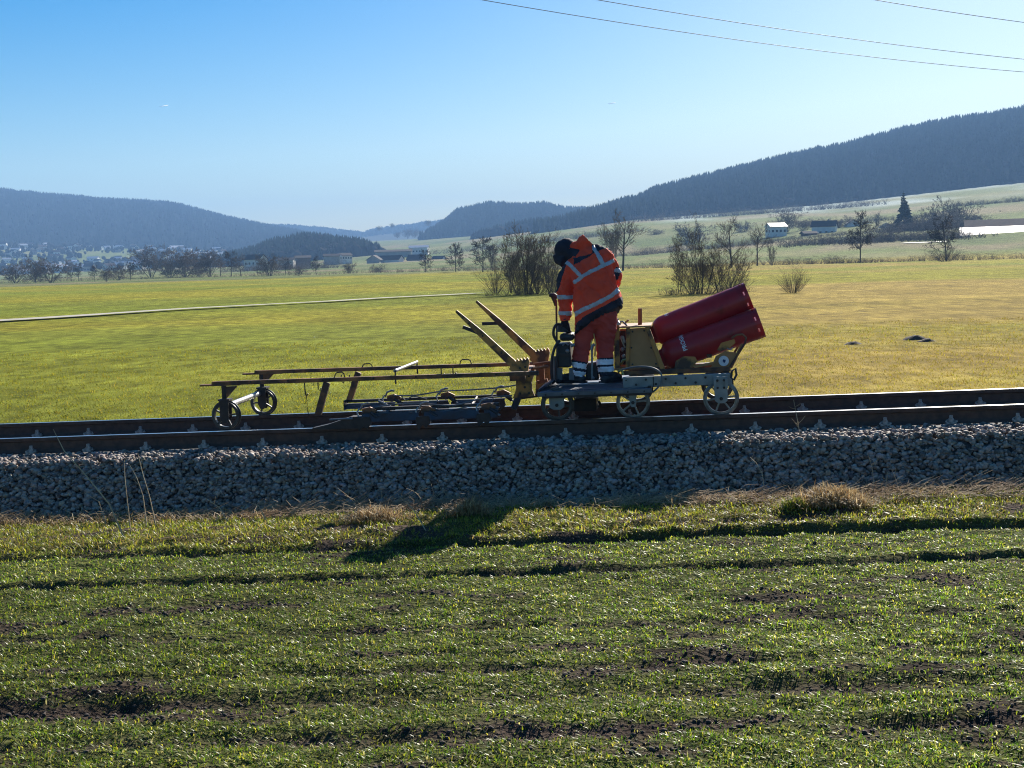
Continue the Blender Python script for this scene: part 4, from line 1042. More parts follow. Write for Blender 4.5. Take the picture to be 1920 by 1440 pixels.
RC.part('yellow_tap', MB().bar(L(1169,607,TC+.08), L(1179,600,TC+.08), .02, .02), M['panel'])
RC.part('stand_pipe', MB().tube([L(1200,613,TC+.2), L(1200,578,TC+.2)], .021, 12), M['pipe_brown'])
# cradle for the cylinders
TCR = .86
RC.part('cradle_plate', poly([(1264,692),(1267,677),(1282,668),(1303,669),(1308,677),(1298,690)], TCR, .012), M['yellow'])
RC.part('cradle_bar', poly([(1299,686),(1343,678),(1343,682),(1303,690)], TCR, .04), M['panel'])
RC.part('cradle_plate', poly([(1345,656),(1352,643),(1377,636),(1379,643),(1366,654),(1350,659)], TCR, .012), M['yellow'])
RC.part('cradle_plate', poly([(1332,692),(1342,668),(1360,658),(1384,662),(1378,674),(1368,692)], TCR+.014, .014), M['panel'])
RC.part('cradle_handle', MB().tube([L(1372,634,TCR), L(1381,628,TCR), L(1392,627,TCR), L(1399,633,TCR), L(1397,643,TCR), L(1384,664,TCR), L(1368,690,TCR)], .012, 10), M['yellow_dark'])
RC.part('cradle_handle', MB().tube([L(1372,634,.86)+Vector((0,.62,0)), L(1381,628,.86)+Vector((0,.62,0)), L(1392,627,.86)+Vector((0,.62,0)), L(1399,633,.86)+Vector((0,.62,0)), L(1397,643,.86)+Vector((0,.62,0)), L(1384,664,.86)+Vector((0,.62,0)), L(1368,690,.86)+Vector((0,.62,0))], .012, 10), M['yellow_dark'])
RC.part('cradle_strut', MB().bar(L(1392,645,TCR+.03), L(1370,690,TCR+.03), .03, .02, (0,1,0)), M['panel'])
for x0, y0, x1, y1 in ((1262,700,1262,694),(1330,672,1330,668)):
    RC.part('cradle_cross_bar', MB().bar(L(x0,y1,TCR+.02), L(x0,y1,TCR+.02)+Vector((0,.60,0)), .05, .03), M['yellow_dark'])
RC.part('latch', MB().tube([L(1363,653,TCR-.01), L(1370,656,TCR-.01), L(1374,651,TCR-.01)], .008, 6), M['alu'])
bc = L(1357, 677, TCR-.012)
bo = RC.part('badge', MB().lathe(bc, (0,1,0), [(0,.0),(0,.050),(.006,.052),(.024,.052)], 24), M['white_print'])
hp = [(0,-.022),(.012,-.008),(.016,.006),(.010,.016),(.002,.012),(-.004,.020),(-.012,.012),(-.016,.002),(-.008,-.010)]
RC.part('badge_mark', MB().prism([(bc.x+a_+.004, bc.y-.004, bc.z+b_) for a_, b_ in hp], (0,.003,0)), M['blue_print'], parent=bo)
hose(RC, [L(1166,693,.0), L(1190,688,-.03), L(1215,688,-.05), L(1233,694,-.06), L(1241,706,-.07), L(1238,720,-.07), L(1228,732,-.06), L(1218,737,-.03)], .009, M['hose'])

def bolts(T, pts, n, r=.012):
    q = None
    for p in pts:
        me = MB().lathe((0,0,0), n, [(0,r),(.006,r),(.008,r*.6),(.016,r*.6)], 6, False).mesh('bolt', M['dark_steel']) if q is None else q
        q = me; o = link('bolt', me, T.e); o.location = Vector(p)-T.org
bolts(RC, [(x, -.0055, zc-.03-.045*(k % 2)) for k, x in enumerate(np.linspace(c0.x+.03, c1_.x-.25, 9))], (0,-1,0))
bolts(RC, [(x, -.1255, zd-.022) for x in np.linspace(d0.x+.06, d1.x-.06, 7)], (0,-1,0), .009)
bolts(RC, [(wh[2].x+sx, -.0555, zz) for sx in (-.03, .03) for zz in (zc-.06, zc-.13)], (0,-1,0))
bolts(RC, [L(x, y, TC+.03) for x, y in ((1186,622),(1208,620),(1186,683),(1230,682),(1184,652),(1221,652))], (0,-1,0), .010)
bolts(BT, [L(x, y, .324) for x, y in ((985,688),(975,690),(978,705),(992,705),(984,726),(975,738),(992,737))], (0,-1,0), .013)
bolts(BT, [L(x, 719-(x-398)*.0319, -.0255) for x in (470, 540, 606, 619, 700, 780, 860, 930)], (0,-1,0), .010)
bolts(BT, [L(x, y, .330) for x, y in ((905,630),(940,662),(880,606))], (0,-1,0), .010)

# ------------------------------------------------------------------ gas cylinders
def text_mesh(body, size):
    cu = bpy.data.curves.new('lettering', 'FONT'); cu.body = body; cu.size = size; cu.align_x = 'CENTER'; cu.resolution_u = 3; cu.offset = .0012
    o = bpy.data.objects.new('lettering', cu); COL.objects.link(o)
    bpy.context.view_layer.update()
    me = bpy.data.meshes.new_from_object(o.evaluated_get(bpy.context.evaluated_depsgraph_get()))
    bpy.data.objects.remove(o); return me
def cylinder(ax0, ay0, ax1, ay1, t, label, text=None, ang0=0.0, upos=.27, zoff=(0,0,0)):
    A = L(ax0, ay0, t)+Vector(zoff); B = L(ax1, ay1, t)+Vector(zoff); A.y = B.y = t
    ax = (B-A).normalized(); ln = (B-A).length; R = .158
    T = Thing('gas_cylinder', label, 'gas cylinder', A+ax*ln*.5, True, 'gas cylinders on the cart')
    # local: foot (right end) at u=ln, shoulder at u=0
    prof = [(.0,.06),(.012,.10),(.035,.13),(.07,.148),(.10,R)]
    for w in (.34,.345,.36,.365): prof.append((ln*w, R*1.006 if w in (.345,.36) else R))
    prof += [(ln-.11,R),(ln-.075,R*.99),(ln-.05,R*.93),(ln-.035,R*.7),(ln-.03,.02)]
    bdy = T.part('shell', MB().lathe(A, ax, prof, 40), M['red_cyl'])
    # foot ring with slots
    x = ax.cross(Vector((0,0,1))).normalized(); y = ax.cross(x); q = MB(); n_ = 48
    for k in range(n_):
        a0, a1 = 2*math.pi*k/n_, 2*math.pi*(k+1)/n_
        slot = (k % 6) in (2, 3)
        bands = ((ln-.10, ln-.065), (ln-.035, ln)) if slot else ((ln-.10, ln),)
        for u0, u1 in bands:
            vs = []
            for rr_ in (R*1.012, R*.985):
                for u in (u0, u1):
                    for a_ in (a0, a1): vs.append(A+ax*u+(x*math.cos(a_)+y*math.sin(a_))*rr_)
            q.add(vs, [(0,2,3,1),(4,5,7,6),(0,1,5,4),(2,6,7,3),(0,4,6,2),(1,3,7,5)])
    T.part('foot_ring', q, M['red_cyl'])
    T.part('valve_collar', MB().lathe(A, ax, [(-.09,.070),(-.09,.082),(.03,.100),(.03,.09)], 28, True, True), M['red_cyl'])
    T.part('valve', MB().tube([A-ax*.07, A+ax*.02], .020, 10), M['brass'])
    if text:
        me = text_mesh(text, .060)
        v = np.zeros(len(me.vertices)*3); me.vertices.foreach_get('co', v); v = v.reshape(-1, 3)
        up_ = -ax                                            # letters stand towards the shoulder
        out = []
        front = Vector((0,-1,0)); upv = ax.cross(front); upv = upv if upv.z > 0 else -upv
        for (cx_, cy_, _) in v:
            an = cx_/R + ang0
            rad = front*math.cos(an)+upv*math.sin(an)
            out.append(A+ax*(ln*upos-cy_)+rad*(R+.0025)-T.org)
        me.vertices.foreach_set('co', np.array([list(p) for p in out]).ravel()); me.materials.clear(); me.materials.append(M['white_print']); me.update()
        link('lettering', me, bdy)
    return T
cylinder(1244, 671, 1426, 604, 1.10, 'lower dark red gas cylinder with PROGAS lettering lying on the cradle nearest the camera', 'PROGAS', .72, .25)
cylinder(1228, 627, 1405, 557, 1.29, 'upper dark red gas cylinder lying on top of the lettered one', 'PROGAS', 1.75, .20)
cylinder(1228, 627, 1405, 557, 1.29, 'upper dark red gas cylinder behind the front upper one, only its top edge showing', None, 0, .2, (0,.335,0))
cylinder(1244, 671, 1426, 604, 1.10, 'lower dark red gas cylinder hidden behind the lettered one', None, 0, .2, (0,.335,0))

# ------------------------------------------------------------------ pump unit, control stand, valve pipe on the deck
PU = Thing('pump_unit', 'black pump unit with hoses standing on the deck left of the worker', 'pump', L(1062, 716, .75))
tp = .72
PU.part('engine_block', MB().box(L(1045,690,tp-.16), L(1074,640,tp+.22)), M['black'], bevel=.02)
PU.part('tank', MB().box(L(1049,640,tp-.12), L(1080,622,tp+.2)), M['black'], bevel=.03)
PU.part('cover', MB().box(L(1046,664,tp-.19), L(1070,668,tp-.165)), M['dark_steel'])
PU.part('base_frame', MB().box(L(1046,716,tp-.16), L(1080,709,tp+.25)), M['black'], bevel=.01)
for x in (1050, 1072):
    PU.part('base_leg', MB().bar(L(x,690,tp-.1), L(x,712,tp-.1), .05, .05, (1,0,0)), M['hose'])
PU.part('filter_head', MB().tube([L(1057,622,tp), L(1057,606,tp)], [.075,.06], 14), M['black'])
PU.part('recoil_handle', MB().tube([L(1055,648,tp-.17), L(1060,643,tp-.18), L(1066,647,tp-.17)], .008, 8), M['alu'])
PU.part('spark_cap', MB().tube([L(1070,649,tp-.17), L(1078,646,tp-.17)], .016, 8), M['alu'])
PU.part('pipe_joint', MB().ball(L(1064,658,tp-.17), .022), M['alu'])
PU.part('nozzle_pipe', MB().tube([L(1038,668,tp-.1), L(1039,713,tp-.1)], .018, 10), M['grey_paint'])
PU.part('nozzle_cap', MB().tube([L(1038,668,tp-.1), L(1038,676,tp-.1)], .022, 10), M['alu'])
hose(PU, [L(1054,610,tp-.1), L(1045,608,tp-.1), L(1039,615,tp-.1), L(1038,628,tp-.1), L(1044,640,tp-.1)], .014, M['black'])
hose(PU, [L(1050,638,tp-.18), L(1041,650,tp-.18), L(1035,672,tp-.18), L(1034,700,tp-.18), L(1036,717,tp-.18)], .014, M['black'])
hose(PU, [L(1047,650,tp-.19), L(1043,680,tp-.19), L(1043,712,tp-.19)], .012, M['black'])
for x in (1037, 1046):
    PU.part('foot_valve', MB().ball(L(x,715,tp-.15), .026), M['black'])
CS = Thing('control_stand', 'thin dark control stand with a black grip at the worker\'s left elbow', 'control stand', L(1043, 714, .8))
CS.part('pole', MB().tube([L(1047,714,.85), L(1044,640,.85), L(1043,562,.85)], .010, 8), M['black'])
CS.part('grip', MB().tube([L(1030,553,.83), L(1038,554,.83), L(1045,558,.83)], [.018,.03,.022], 10), M['black'])
CS.part('trigger', MB().tube([L(1037,556,.83), L(1041,567,.83), L(1041,574,.83)], [.024,.02,.008], 8), M['black'])
VP = Thing('valve_pipe', 'upright thin pipe with a brass valve between the worker\'s boots', 'pipe', L(1111, 713, .65))
VP.part('pipe', MB().tube([L(1110,712,.65), L(1110,656,.65)], .010, 8), M['grey_paint'])
VP.part('valve_body', MB().tube([L(1109,656,.65), L(1111,648,.65), L(1115,646,.65)], .018, 8), M['alu'])
VP.part('brass_frame', MB().tube([L(1115,668,.65), L(1117,645,.65), L(1113,626,.65), L(1108,640,.65), L(1109,652,.65)], .009, 8), M['brass'])
VP.part('ball_knob', MB().ball(L(1112,709,.62), .018), M['alu'])
VP.part('stand_box', MB().box(L(1098,714,.70), L(1124,676,.95)), M['black'], bevel=.02)

# ------------------------------------------------------------------ person
pr = TO + TM @ L(1108, 716, .62)
YP = pr.y
zdeck = (TO + TM @ Vector((L(1108,716,.62).x, .62, zd+.008))).z
def W(px, py, dy=0.0): return at_y(px, py, YP+dy)
PORG = Vector((pr.x, YP, zdeck))
PE = bpy.data.objects.new('person', None); COL.objects.link(PE); PE.location = PORG; PE.empty_display_size = .2
tag(PE, 'worker in orange hi-vis jacket and red trousers bending over on the cart deck', 'person')
def remeshed(mb, voxel, smooth_it=4, fac=.5):
    me = mb.mesh('tmp', M['navy'], PORG); o = link('tmp', me)
    r = o.modifiers.new('r', 'REMESH'); r.mode = 'VOXEL'; r.voxel_size = voxel
    s = o.modifiers.new('s', 'SMOOTH'); s.iterations = smooth_it; s.factor = fac
    bpy.context.view_layer.update()
    out = bpy.data.meshes.new_from_object(o.evaluated_get(bpy.context.evaluated_depsgraph_get()))
    bpy.data.objects.remove(o); bpy.data.meshes.remove(me)
    return out
def arrays(me):
    v = np.zeros(len(me.vertices)*3); me.vertices.foreach_get('co', v); v = v.reshape(-1, 3)
    nn = np.zeros(len(me.vertices)*3); me.vertices.foreach_get('normal', nn); nn = nn.reshape(-1, 3)
    polys = [tuple(p.vertices) for p in me.polygons]
    cc = np.array([v[list(p)].mean(0) for p in polys]); return v, nn, polys, cc
def proj(p):                               # photograph pixel of world points
    d = p-np.array(CAMP); z = d@np.array(FW)
    return 960+FPX*(d@np.array(RT))/z, 720-FPX*(d@np.array(UP))/z
def submesh(name, v, nn, polys, mask, off, mat, parent):
    P = [polys[i] for i in np.nonzero(mask)[0]]
    if not P: return None
    used = sorted({i for p in P for i in p}); mp = {u: k for k, u in enumerate(used)}
    vo = v[used]+nn[used]*off; vi = v[used]-nn[used]*.002; n0 = len(used)
    fs = [tuple(mp[i] for i in p) for p in P]; ec = {}
    for f in fs:
        for a_, b_ in zip(f, f[1:]+f[:1]): ec[(a_, b_)] = 1
    side = [(b_, a_, a_+n0, b_+n0) for (a_, b_) in ec if (b_, a_) not in ec]
    me = bpy.data.meshes.new(name); me.from_pydata([tuple(x) for x in np.concatenate([vo, vi])], [], fs+side)
    me.materials.append(mat); me.polygons.foreach_set('use_smooth', [True]*len(fs)+[False]*len(side)); me.update()
    return link(name, me, parent)
# -- body: one continuous surface
bd = MB()
hip = W(1124, 588, .05); chest = W(1104, 508, .14); neck = W(1084, 472, .24); headc = W(1063, 470, .30)
sl_, sr_ = W(1069, 503, .12), W(1136, 474, .16)
el_, er_ = W(1061, 556, .10), W(1156, 528, .20); hl_, hr_ = W(1059, 596, .06), W(1128, 556, .36)
bd.tube([hip, hip.lerp(chest, .5), chest, chest.lerp(neck, .6), neck], [.13, .13, .15, .10, .06], 14)
bd.tube([neck, headc], [.058, .06], 10); bd.ball(headc, (.082, .10, .11), 14, 10)
fdir = (W(1054, 480, .46)-headc).normalized()
bd.ball(headc+fdir*.095+Vector((0,0,-.01)), .018); bd.ball(headc+fdir*.06+Vector((-.01,0,-.06)), .035)
for sg in (-1, 1): bd.ball(headc+Vector((fdir.y, -fdir.x, 0)).normalized()*sg*.083, (.02,.022,.032))
bd.tube([sl_, el_, hl_], [.060, .048, .032], 10); bd.tube([sr_, er_, hr_], [.060, .048, .032], 10)
lhip, rhip = W(1100, 600, .05), W(1138, 592, .05)
lk, rk = W(1091, 645, .10), W(1134, 642, .08); la, ra = W(1084, 704, .05), W(1137, 702, .04)
bd.tube([hip, lhip, lk, la], [.11, .09, .062, .042], 12); bd.tube([hip, rhip, rk, ra], [.11, .09, .062, .042], 12)
bme = remeshed(bd, .014, 6); bme.materials.clear(); bme.materials.append(M['skin'])
for p in bme.polygons: p.use_smooth = True
link('body', bme, PE)
# -- jacket
Rv = Vector((.88, .06, .47)).normalized(); Uv = Vector((-.43, .30, .82)); Uv = (Uv-Rv*Uv.dot(Rv)).normalized(); Bv = Rv.cross(Uv)   # Bv points away from the camera or to it
if Bv.y > 0: Bv = -Bv
px2m = YP/FPX
rings = [(1122,603,.02,53,.150,0),(1122,594,.02,53,.165,0),(1120,572,.03,51,.165,0),(1116,548,.05,46,.155,0),(1111,522,.08,44,.155,0),(1105,500,.12,45,.150,0),(1099,484,.16,41,.125,0),(1093,473,.20,30,.09,0),(1088,466,.23,16,.06,0)]
jk = MB(); n_ = 36; vs = []; fs = []
for i, (px, py, dy, hw, hd, _) in enumerate(rings):
    c = W(px, py, dy)
    for k in range(n_):
        an = 2*math.pi*k/n_; cx_, sx_ = math.cos(an), math.sin(an)
        ex = .8
        cx_ = math.copysign(abs(cx_)**ex, cx_); sx_ = math.copysign(abs(sx_)**ex, sx_)
        wob = 1+.035*math.sin(3.1*an+i*1.7)+.02*math.sin(7*an-i*2.3)
        vs.append(c+Rv*cx_*hw*px2m*wob+Bv*sx_*hd*wob)
for i in range(len(rings)-1):
    for k in range(n_): fs.append((i*n_+k, i*n_+(k+1) % n_, (i+1)*n_+(k+1) % n_, (i+1)*n_+k))
fs.append(tuple(range(n_))[::-1]); fs.append(tuple((len(rings)-1)*n_+k for k in range(n_)))
jk.add(vs, fs)
jk.tube([W(1078,496,.13), W(1066,510,.12), W(1058,530,.11), W(1058,552,.09), W(1059,572,.07), W(1060,590,.06), W(1060,603,.05)], [.085,.092,.088,.080,.074,.066,.058], 16)
jk.tube([W(1122,476,.15), W(1138,482,.14), W(1148,503,.16), W(1154,524,.18), W(1152,540,.24), W(1142,552,.32), W(1132,556,.36)], [.085,.088,.080,.074,.068,.060,.055], 16)
# collar / hood thrown up at the back of the neck
jk.tube([W(1055,473,.20), W(1066,468,.20), W(1080,465,.20), W(1092,459,.20), W(1101,453,.20), W(1104,450,.20)], [.016,.046,.068,.080,.086,.084], 14)
jme = remeshed(jk, .0075, 3)
v, nn, polys, cc = arrays(jme)
rng2 = np.random.default_rng(3)
wr = .020*(fbm(v[:, 0]*1.0+v[:, 2]*.7, v[:, 2]*1.3-v[:, 0]*.6, .09, 3)-.5)+.006*(fbm(v[:, 0]*2+5, v[:, 2]*.8, .04, 2)-.5)
rg = (1-np.abs(2*fbm(v[:, 0]*1.2+v[:, 2]*.9, v[:, 2]*.5-v[:, 0]*.5, .11, 3)-1))**6; wr = wr-.016*rg
v = v+nn*wr[:, None]; jme.vertices.foreach_set('co', v.ravel())
cw = cc+np.array(PORG); qx, qy = proj(cw)
hemc = np.array(W(1122, 603, .02)); rel = cw-hemc
ta, tb, tu = rel@np.array(Rv), rel@np.array(Bv), rel@np.array(Uv)
fn = np.array([nn[list(p)].mean(0) for p in polys])
sleeveL = (qx < 1073+(qy-540)*.02) & (qy > 488) & (ta < -.20+.0*tu) | ((qx < 1076) & (qy > 540) & (ta < -.24))
larm = np.array([min((Vector(c)-a_.lerp(b_, max(0, min(1, (Vector(c)-a_).dot(b_-a_)/(b_-a_).length_squared)))).length for a_, b_ in ((sl_, el_), (el_, hl_))) for c in cw])
rarm = np.array([min((Vector(c)-a_.lerp(b_, max(0, min(1, (Vector(c)-a_).dot(b_-a_)/(b_-a_).length_squared)))).length for a_, b_ in ((sr_, er_), (er_, hr_))) for c in cw])
isL = (larm < .105) & (qx < 1076); isR = (rarm < .10) & (qx > 1140+(qy-480)*.18)
torso = ~isL & ~isR
hood = (qy < 481-(qx-1085)*.28) & (qx < 1110) & (tu > .60)
mid_ = np.zeros(len(polys), int)
mid_[torso & (qy > 596-(qx-1090)*.53) & (qx > 1090)] = 1                # navy hem
mid_[~(qx > 1090) & torso & (tb > .0) & (tu < .075)] = 1
mid_[(qx < 1064-(qy-488)*.32) & (qy < 548) & ~hood] = 1                # dark left upper sleeve
mid_[(tu > .585) & ~hood & torso] = 1                                  # dark yoke
mid_[isR & (qy > 500) & (tb > .02)] = 1
jme.materials.clear(); jme.materials.append(M['orange']); jme.materials.append(M['navy'])
jme.polygons.foreach_set('material_index', mid_.astype(np.int32)); jme.polygons.foreach_set('use_smooth', [True]*len(polys)); jme.update()
JK = link('jacket', jme, PE)
vdir = cw-np.array(CAMP); vdir /= np.linalg.norm(vdir, axis=1, keepdims=True)
facing = (fn*vdir).sum(1) < .15
def pl_dist(pts):
    d = np.full(len(cw), 1e9)
    for (x0, y0), (x1, y1) in zip(pts, pts[1:]):
        L2 = (x1-x0)**2+(y1-y0)**2; u = np.clip(((qx-x0)*(x1-x0)+(qy-y0)*(y1-y0))/L2, 0, 1)
        d = np.minimum(d, np.hypot(qx-x0-u*(x1-x0), qy-y0-u*(y1-y0)))
    return d
chest_st = [(1076,530),(1090,519.5),(1109,508),(1132,497.5),(1150,489)]
hem_st = [(1072,592),(1080,588),(1090,582),(1117,570),(1147,554.5),(1160,543)]
st1 = (torso & facing & (pl_dist(hem_st) < 3.9)) | (~facing & torso & (tu > .078) & (tu < .118))
st2 = torso & facing & ~hood & (pl_dist(chest_st) < 3.4)
st3 = facing & ~hood & ~st2 & (pl_dist([(1052,485),(1068,496),(1090,519)]) < 3.5)
st4 = facing & ~hood & ~st2 & (pl_dist([(1112,463),(1121,476),(1131,496)]) < 3.7)
for st in (st1, st2, st3, st4): submesh('reflective_stripe', v, nn, polys, st, .003, M['reflect'], JK)
for y0, y1 in ((553.5, 561), (583.5, 591.5)):
    submesh('reflective_stripe', v, nn, polys, isL & (qy > y0) & (qy < y1), .003, M['reflect'], JK)
submesh('reflective_stripe', v, nn, polys, isR & (qy > 503) & (qy < 511), .003, M['reflect'], JK)
# -- trousers
tr_ = MB()
tr_.ball(W(1121, 592, .05), (.21, .15, .15), 16, 10)
tr_.tube([W(1102,590,.05), W(1097,612,.06), W(1093,645,.08), W(1088,672,.06), W(1085,692,.05), W(1083,708,.05)], [.120,.110,.092,.088,.080,.074], 16)
tr_.tube([W(1136,586,.05), W(1137,610,.06), W(1134,645,.08), W(1134,670,.06), W(1135,690,.04), W(1138,706,.04)], [.125,.115,.096,.088,.082,.076], 16)
tme = remeshed(tr_, .009, 4)
v, nn, polys, cc = arrays(tme)
wr = .016*(fbm(v[:, 0]*.8+9, v[:, 2]*1.6, .10, 3)-.5); rg = (1-np.abs(2*fbm(v[:, 0]*.7+4, v[:, 2]*1.5+v[:, 0]*.6, .10, 3)-1))**6; wr = wr-.014*rg
v = v+nn*wr[:, None]; tme.vertices.foreach_set('co', v.ravel())
qx, qy = proj(cc+np.array(PORG)); lf = qx < 1112
yb = np.where(lf, qy-(qx-1085)*.16, qy-(qx-1133)*(-.06))
mid_ = (yb > np.where(lf, 677, 671)).astype(np.int32)
tme.materials.clear(); tme.materials.append(M['trousers']); tme.materials.append(M['navy'])
tme.polygons.foreach_set('material_index', mid_); tme.polygons.foreach_set('use_smooth', [True]*len(polys)); tme.update()
TRO = link('trousers', tme, PE)
for lo, hi, lg in ((680, 690.5, True), (696, 706, True), (673.5, 684, False), (688, 697.5, False)):
    submesh('reflective_band', v, nn, polys, (lf == lg) & (yb > lo) & (yb < hi), .003, M['reflect_white'], TRO)
# -- boots
def boot(ax, ay, tx, ty, dyA, dyT):
    a_ = W(ax, ay, dyA); t_ = W(tx, ty, dyT); a_.z = max(a_.z, zdeck+.1); q = MB()
    base = Vector((a_.x, a_.y, zdeck+.045)); toe = Vector((t_.x, t_.y, zdeck+.042)); dr = (toe-base).normalized()
    q.tube([a_+Vector((0,0,.06)), a_, base+Vector((0,0,.02))], [.068,.066,.062], 14)
    q.tube([base-dr*.06, base, base.lerp(toe,.45)+Vector((0,0,.012)), toe], [.046,.055,.054,.045], 14)
    q.ball(toe, (.05,.05,.040), 12, 8); q.ball(base-dr*.05, (.045,.045,.042), 12, 8)
    q.add([p for p in (base-dr*.10+Vector((-.04,0,-.043)),)], [])
    me = remeshed(q, .008, 3); me.materials.clear(); me.materials.append(M['leather'])
    vv = np.zeros(len(me.vertices)*3); me.vertices.foreach_get('co', vv); vv = vv.reshape(-1, 3); vv[:, 2] = np.maximum(vv[:, 2], .002); me.vertices.foreach_set('co', vv.ravel())
    for p in me.polygons: p.use_smooth = True
    bo_ = link('boot', me, PE)
    so_ = MB().prism([base-dr*.09+dr.cross(Vector((0,0,1)))*k*.042+Vector((0,0,-.043)) for k in (-1, 1)]+[toe+dr*.03+dr.cross(Vector((0,0,1)))*k*.045+Vector((0,0,-.043)) for k in (1, -1)], (0,0,.018))
    link('sole', so_.mesh('sole', M['black'], PORG), bo_)
boot(1083, 706, 1052, 716, .05, .14); boot(1138, 704, 1158, 716, .04, .20)
# -- hood / cap over the head
cp = MB(); cp.ball(headc+Vector((-.01,-.02,.012)), (.118,.125,.115), 18, 12)
cp.tube([headc+Vector((.02,-.05,-.02)), W(1080,476,.20), W(1086,484,.16)], [.095,.080,.06], 14)
cp.tube([W(1062,490,.22), W(1052,484,.28), W(1047,474,.28)], [.075,.08,.07], 12)
cme = remeshed(cp, .008, 4)
v, nn, polys, cc = arrays(cme); v = v+nn*(.010*(fbm(v[:, 0]+3, v[:, 2], .06, 2)-.5))[:, None]; cme.vertices.foreach_set('co', v.ravel())
cme.materials.clear(); cme.materials.append(M['navy'])
for p in cme.polygons: p.use_smooth = True
link('cap', cme, PE)
# -- gloved hands with five fingers each
def glove(wrist, down, palm_n, side, curl):
    down = down.normalized(); palm_n = (palm_n-down*palm_n.dot(down)).normalized(); sv = down.cross(palm_n).normalized()*side
    q = MB(); q.tube([wrist-down*.05, wrist, wrist+down*.02], [.040,.036,.034], 12)
    kn = wrist+down*.085
    for k in range(4):
        q.tube([wrist+down*.005+sv*(k-1.5)*.013, kn+sv*(k-1.5)*.021], [.020,.016], 10)
        ln = (.036,.042,.040,.032)[k]; p = kn+sv*(k-1.5)*.021; d = down.copy(); pts = [p]
        for j in range(3):
            d = (d*math.cos(curl)+palm_n*math.sin(curl)).normalized() if j else (d*math.cos(curl*.7)+palm_n*math.sin(curl*.7)).normalized()
            p = p+d*ln*(1-.18*j); pts.append(p)
            palm_n2 = palm_n
        q.tube(pts, [.0125,.0120,.0112,.009], 10); q.ball(pts[-1], .009, 8, 6)
    b_ = wrist+down*.02+sv*(-.026); t1_ = b_+(down*.6-sv*.8+palm_n*.35).normalized()*.040; t2_ = t1_+(down*.75-sv*.1+palm_n*.65).normalized()*.034
    q.tube([b_, t1_, t2_], [.017,.0135,.010], 10); q.ball(t2_, .010, 8, 6)
    me = remeshed(q, .0045, 2); me.materials.clear(); me.materials.append(M['navy'])
    for p_ in me.polygons: p_.use_smooth = True
    link('glove', me, PE)
glove(W(1059,603,.05), W(1062,622,.10)-W(1059,603,.05), Vector((.4,.9,0)), 1, .55)
glove(W(1130,557,.37), Vector((-.5,.55,-.65)), Vector((-.3,-.3,-.9)), -1, .5)

# ------------------------------------------------------------------ grass
def blades(pos, ln, wd_, yaw, lean, col):
    N = len(pos); dx, dy = np.cos(yaw), np.sin(yaw); h = np.stack([dx, dy, 0*dx], -1); sd_ = np.stack([-dy, dx, 0*dx], -1)
    c, s = np.cos(lean), np.sin(lean); up = np.array([0, 0, 1.])
    d1_ = h*(s*.6)[:, None]+up*np.maximum(c, .25)[:, None]; d2_ = h*(s*1.15)[:, None]+up*(c*.55)[:, None]
    m0 = pos+d1_*(ln*.48)[:, None]; tp_ = m0+d2_*(ln*.56)[:, None]; w = (wd_*.5)[:, None]*sd_
    v = np.stack([pos, m0+w*1.15, m0-w*1.15, tp_], 1).reshape(-1, 3)
    o = (np.arange(N)*4)[:, None, None]
    t = np.array([(0,1,2),(2,1,3)]); f = (t[None]+o).reshape(-1, 3)
    return v, f, np.repeat(col, 4, 0)
def make_grass(name, batches, mat):
    v = []; f = []; c = []; o = 0
    for a_, b_, c_ in batches: v.append(a_); f.append(b_+o); c.append(c_); o += len(a_)
    tag(link(name, np_mesh(name, np.concatenate(v), np.concatenate(f), mat, np.concatenate(c))), kind='stuff')
def palette(N, cols, wts, lo=.6, hi=1.35):
    k = rng.choice(len(cols), N, p=np.array(wts)/sum(wts)); c = np.array(cols)[k]
    return np.clip(c*rng.uniform(lo, hi, (N, 1)), 0, 1)
def field(Nt, per, y0, y1, cols, wts, ln0, ln1, wdt, soil_cut=True, spread=.022, lean=(.35, 1.5)):
    u = rng.random(Nt); y = y0+(y1-y0)*u; x = rng.uniform(-1, 1, Nt)*(y*.40+1.5)
    if soil_cut:
        m, _ = rut_mask(x, y); n1 = fbm(x*.5, y*1.5, .30, 4); pr_ = np.clip(1.0-m*1.25, 0, 1)*(1-.85*sstep(.62, .70, n1))
        k = rng.random(Nt) < pr_; x, y = x[k], y[k]
    x = np.repeat(x, per)+rng.normal(0, spread, len(x)*per); y = np.repeat(y, per)+rng.normal(0, spread, len(y)*per); N = len(x)
    z = ground_z(x, y)-.006
    ln = rng.uniform(ln0, ln1, N); 
    tone = (.65+.7*fbm(x+50, y, .8, 3))[:, None]*(.75+.5*fbm(x, y, 3.1, 2))[:, None]*1.15
    return blades(np.stack([x, y, z], -1), ln, wdt*rng.uniform(.6, 1.4, N), rng.uniform(0, 6.28, N), rng.uniform(*lean, N), palette(N, cols, wts)*tone)
GREENS = [(.16,.255,.022),(.28,.32,.028),(.08,.155,.020),(.40,.36,.06),(.52,.46,.24)]
VERGE = [(.22,.25,.028),(.31,.29,.036),(.10,.14,.02),(.30,.22,.09),(.20,.13,.06)]
make_grass('grass', [field(38000, 6, 5.3, 11.1, GREENS, [4.5,4,5.5,1.8,1.3], .018, .050, .0054, True, .034),
                     field(7000, 5, 5.3, 8.0, GREENS, [5,5,3.4,1.8,1.2], .018, .048, .0050)], M['grass'])
make_grass('verge_grass', [field(13000, 7, 10.95, 12.95, VERGE, [5,4,4,2,1.2], .025, .075, .0062, True, .03)], M['grass'])
MEAD = [(.23,.23,.022),(.30,.265,.030),(.165,.19,.020),(.34,.27,.06),(.30,.22,.05)]
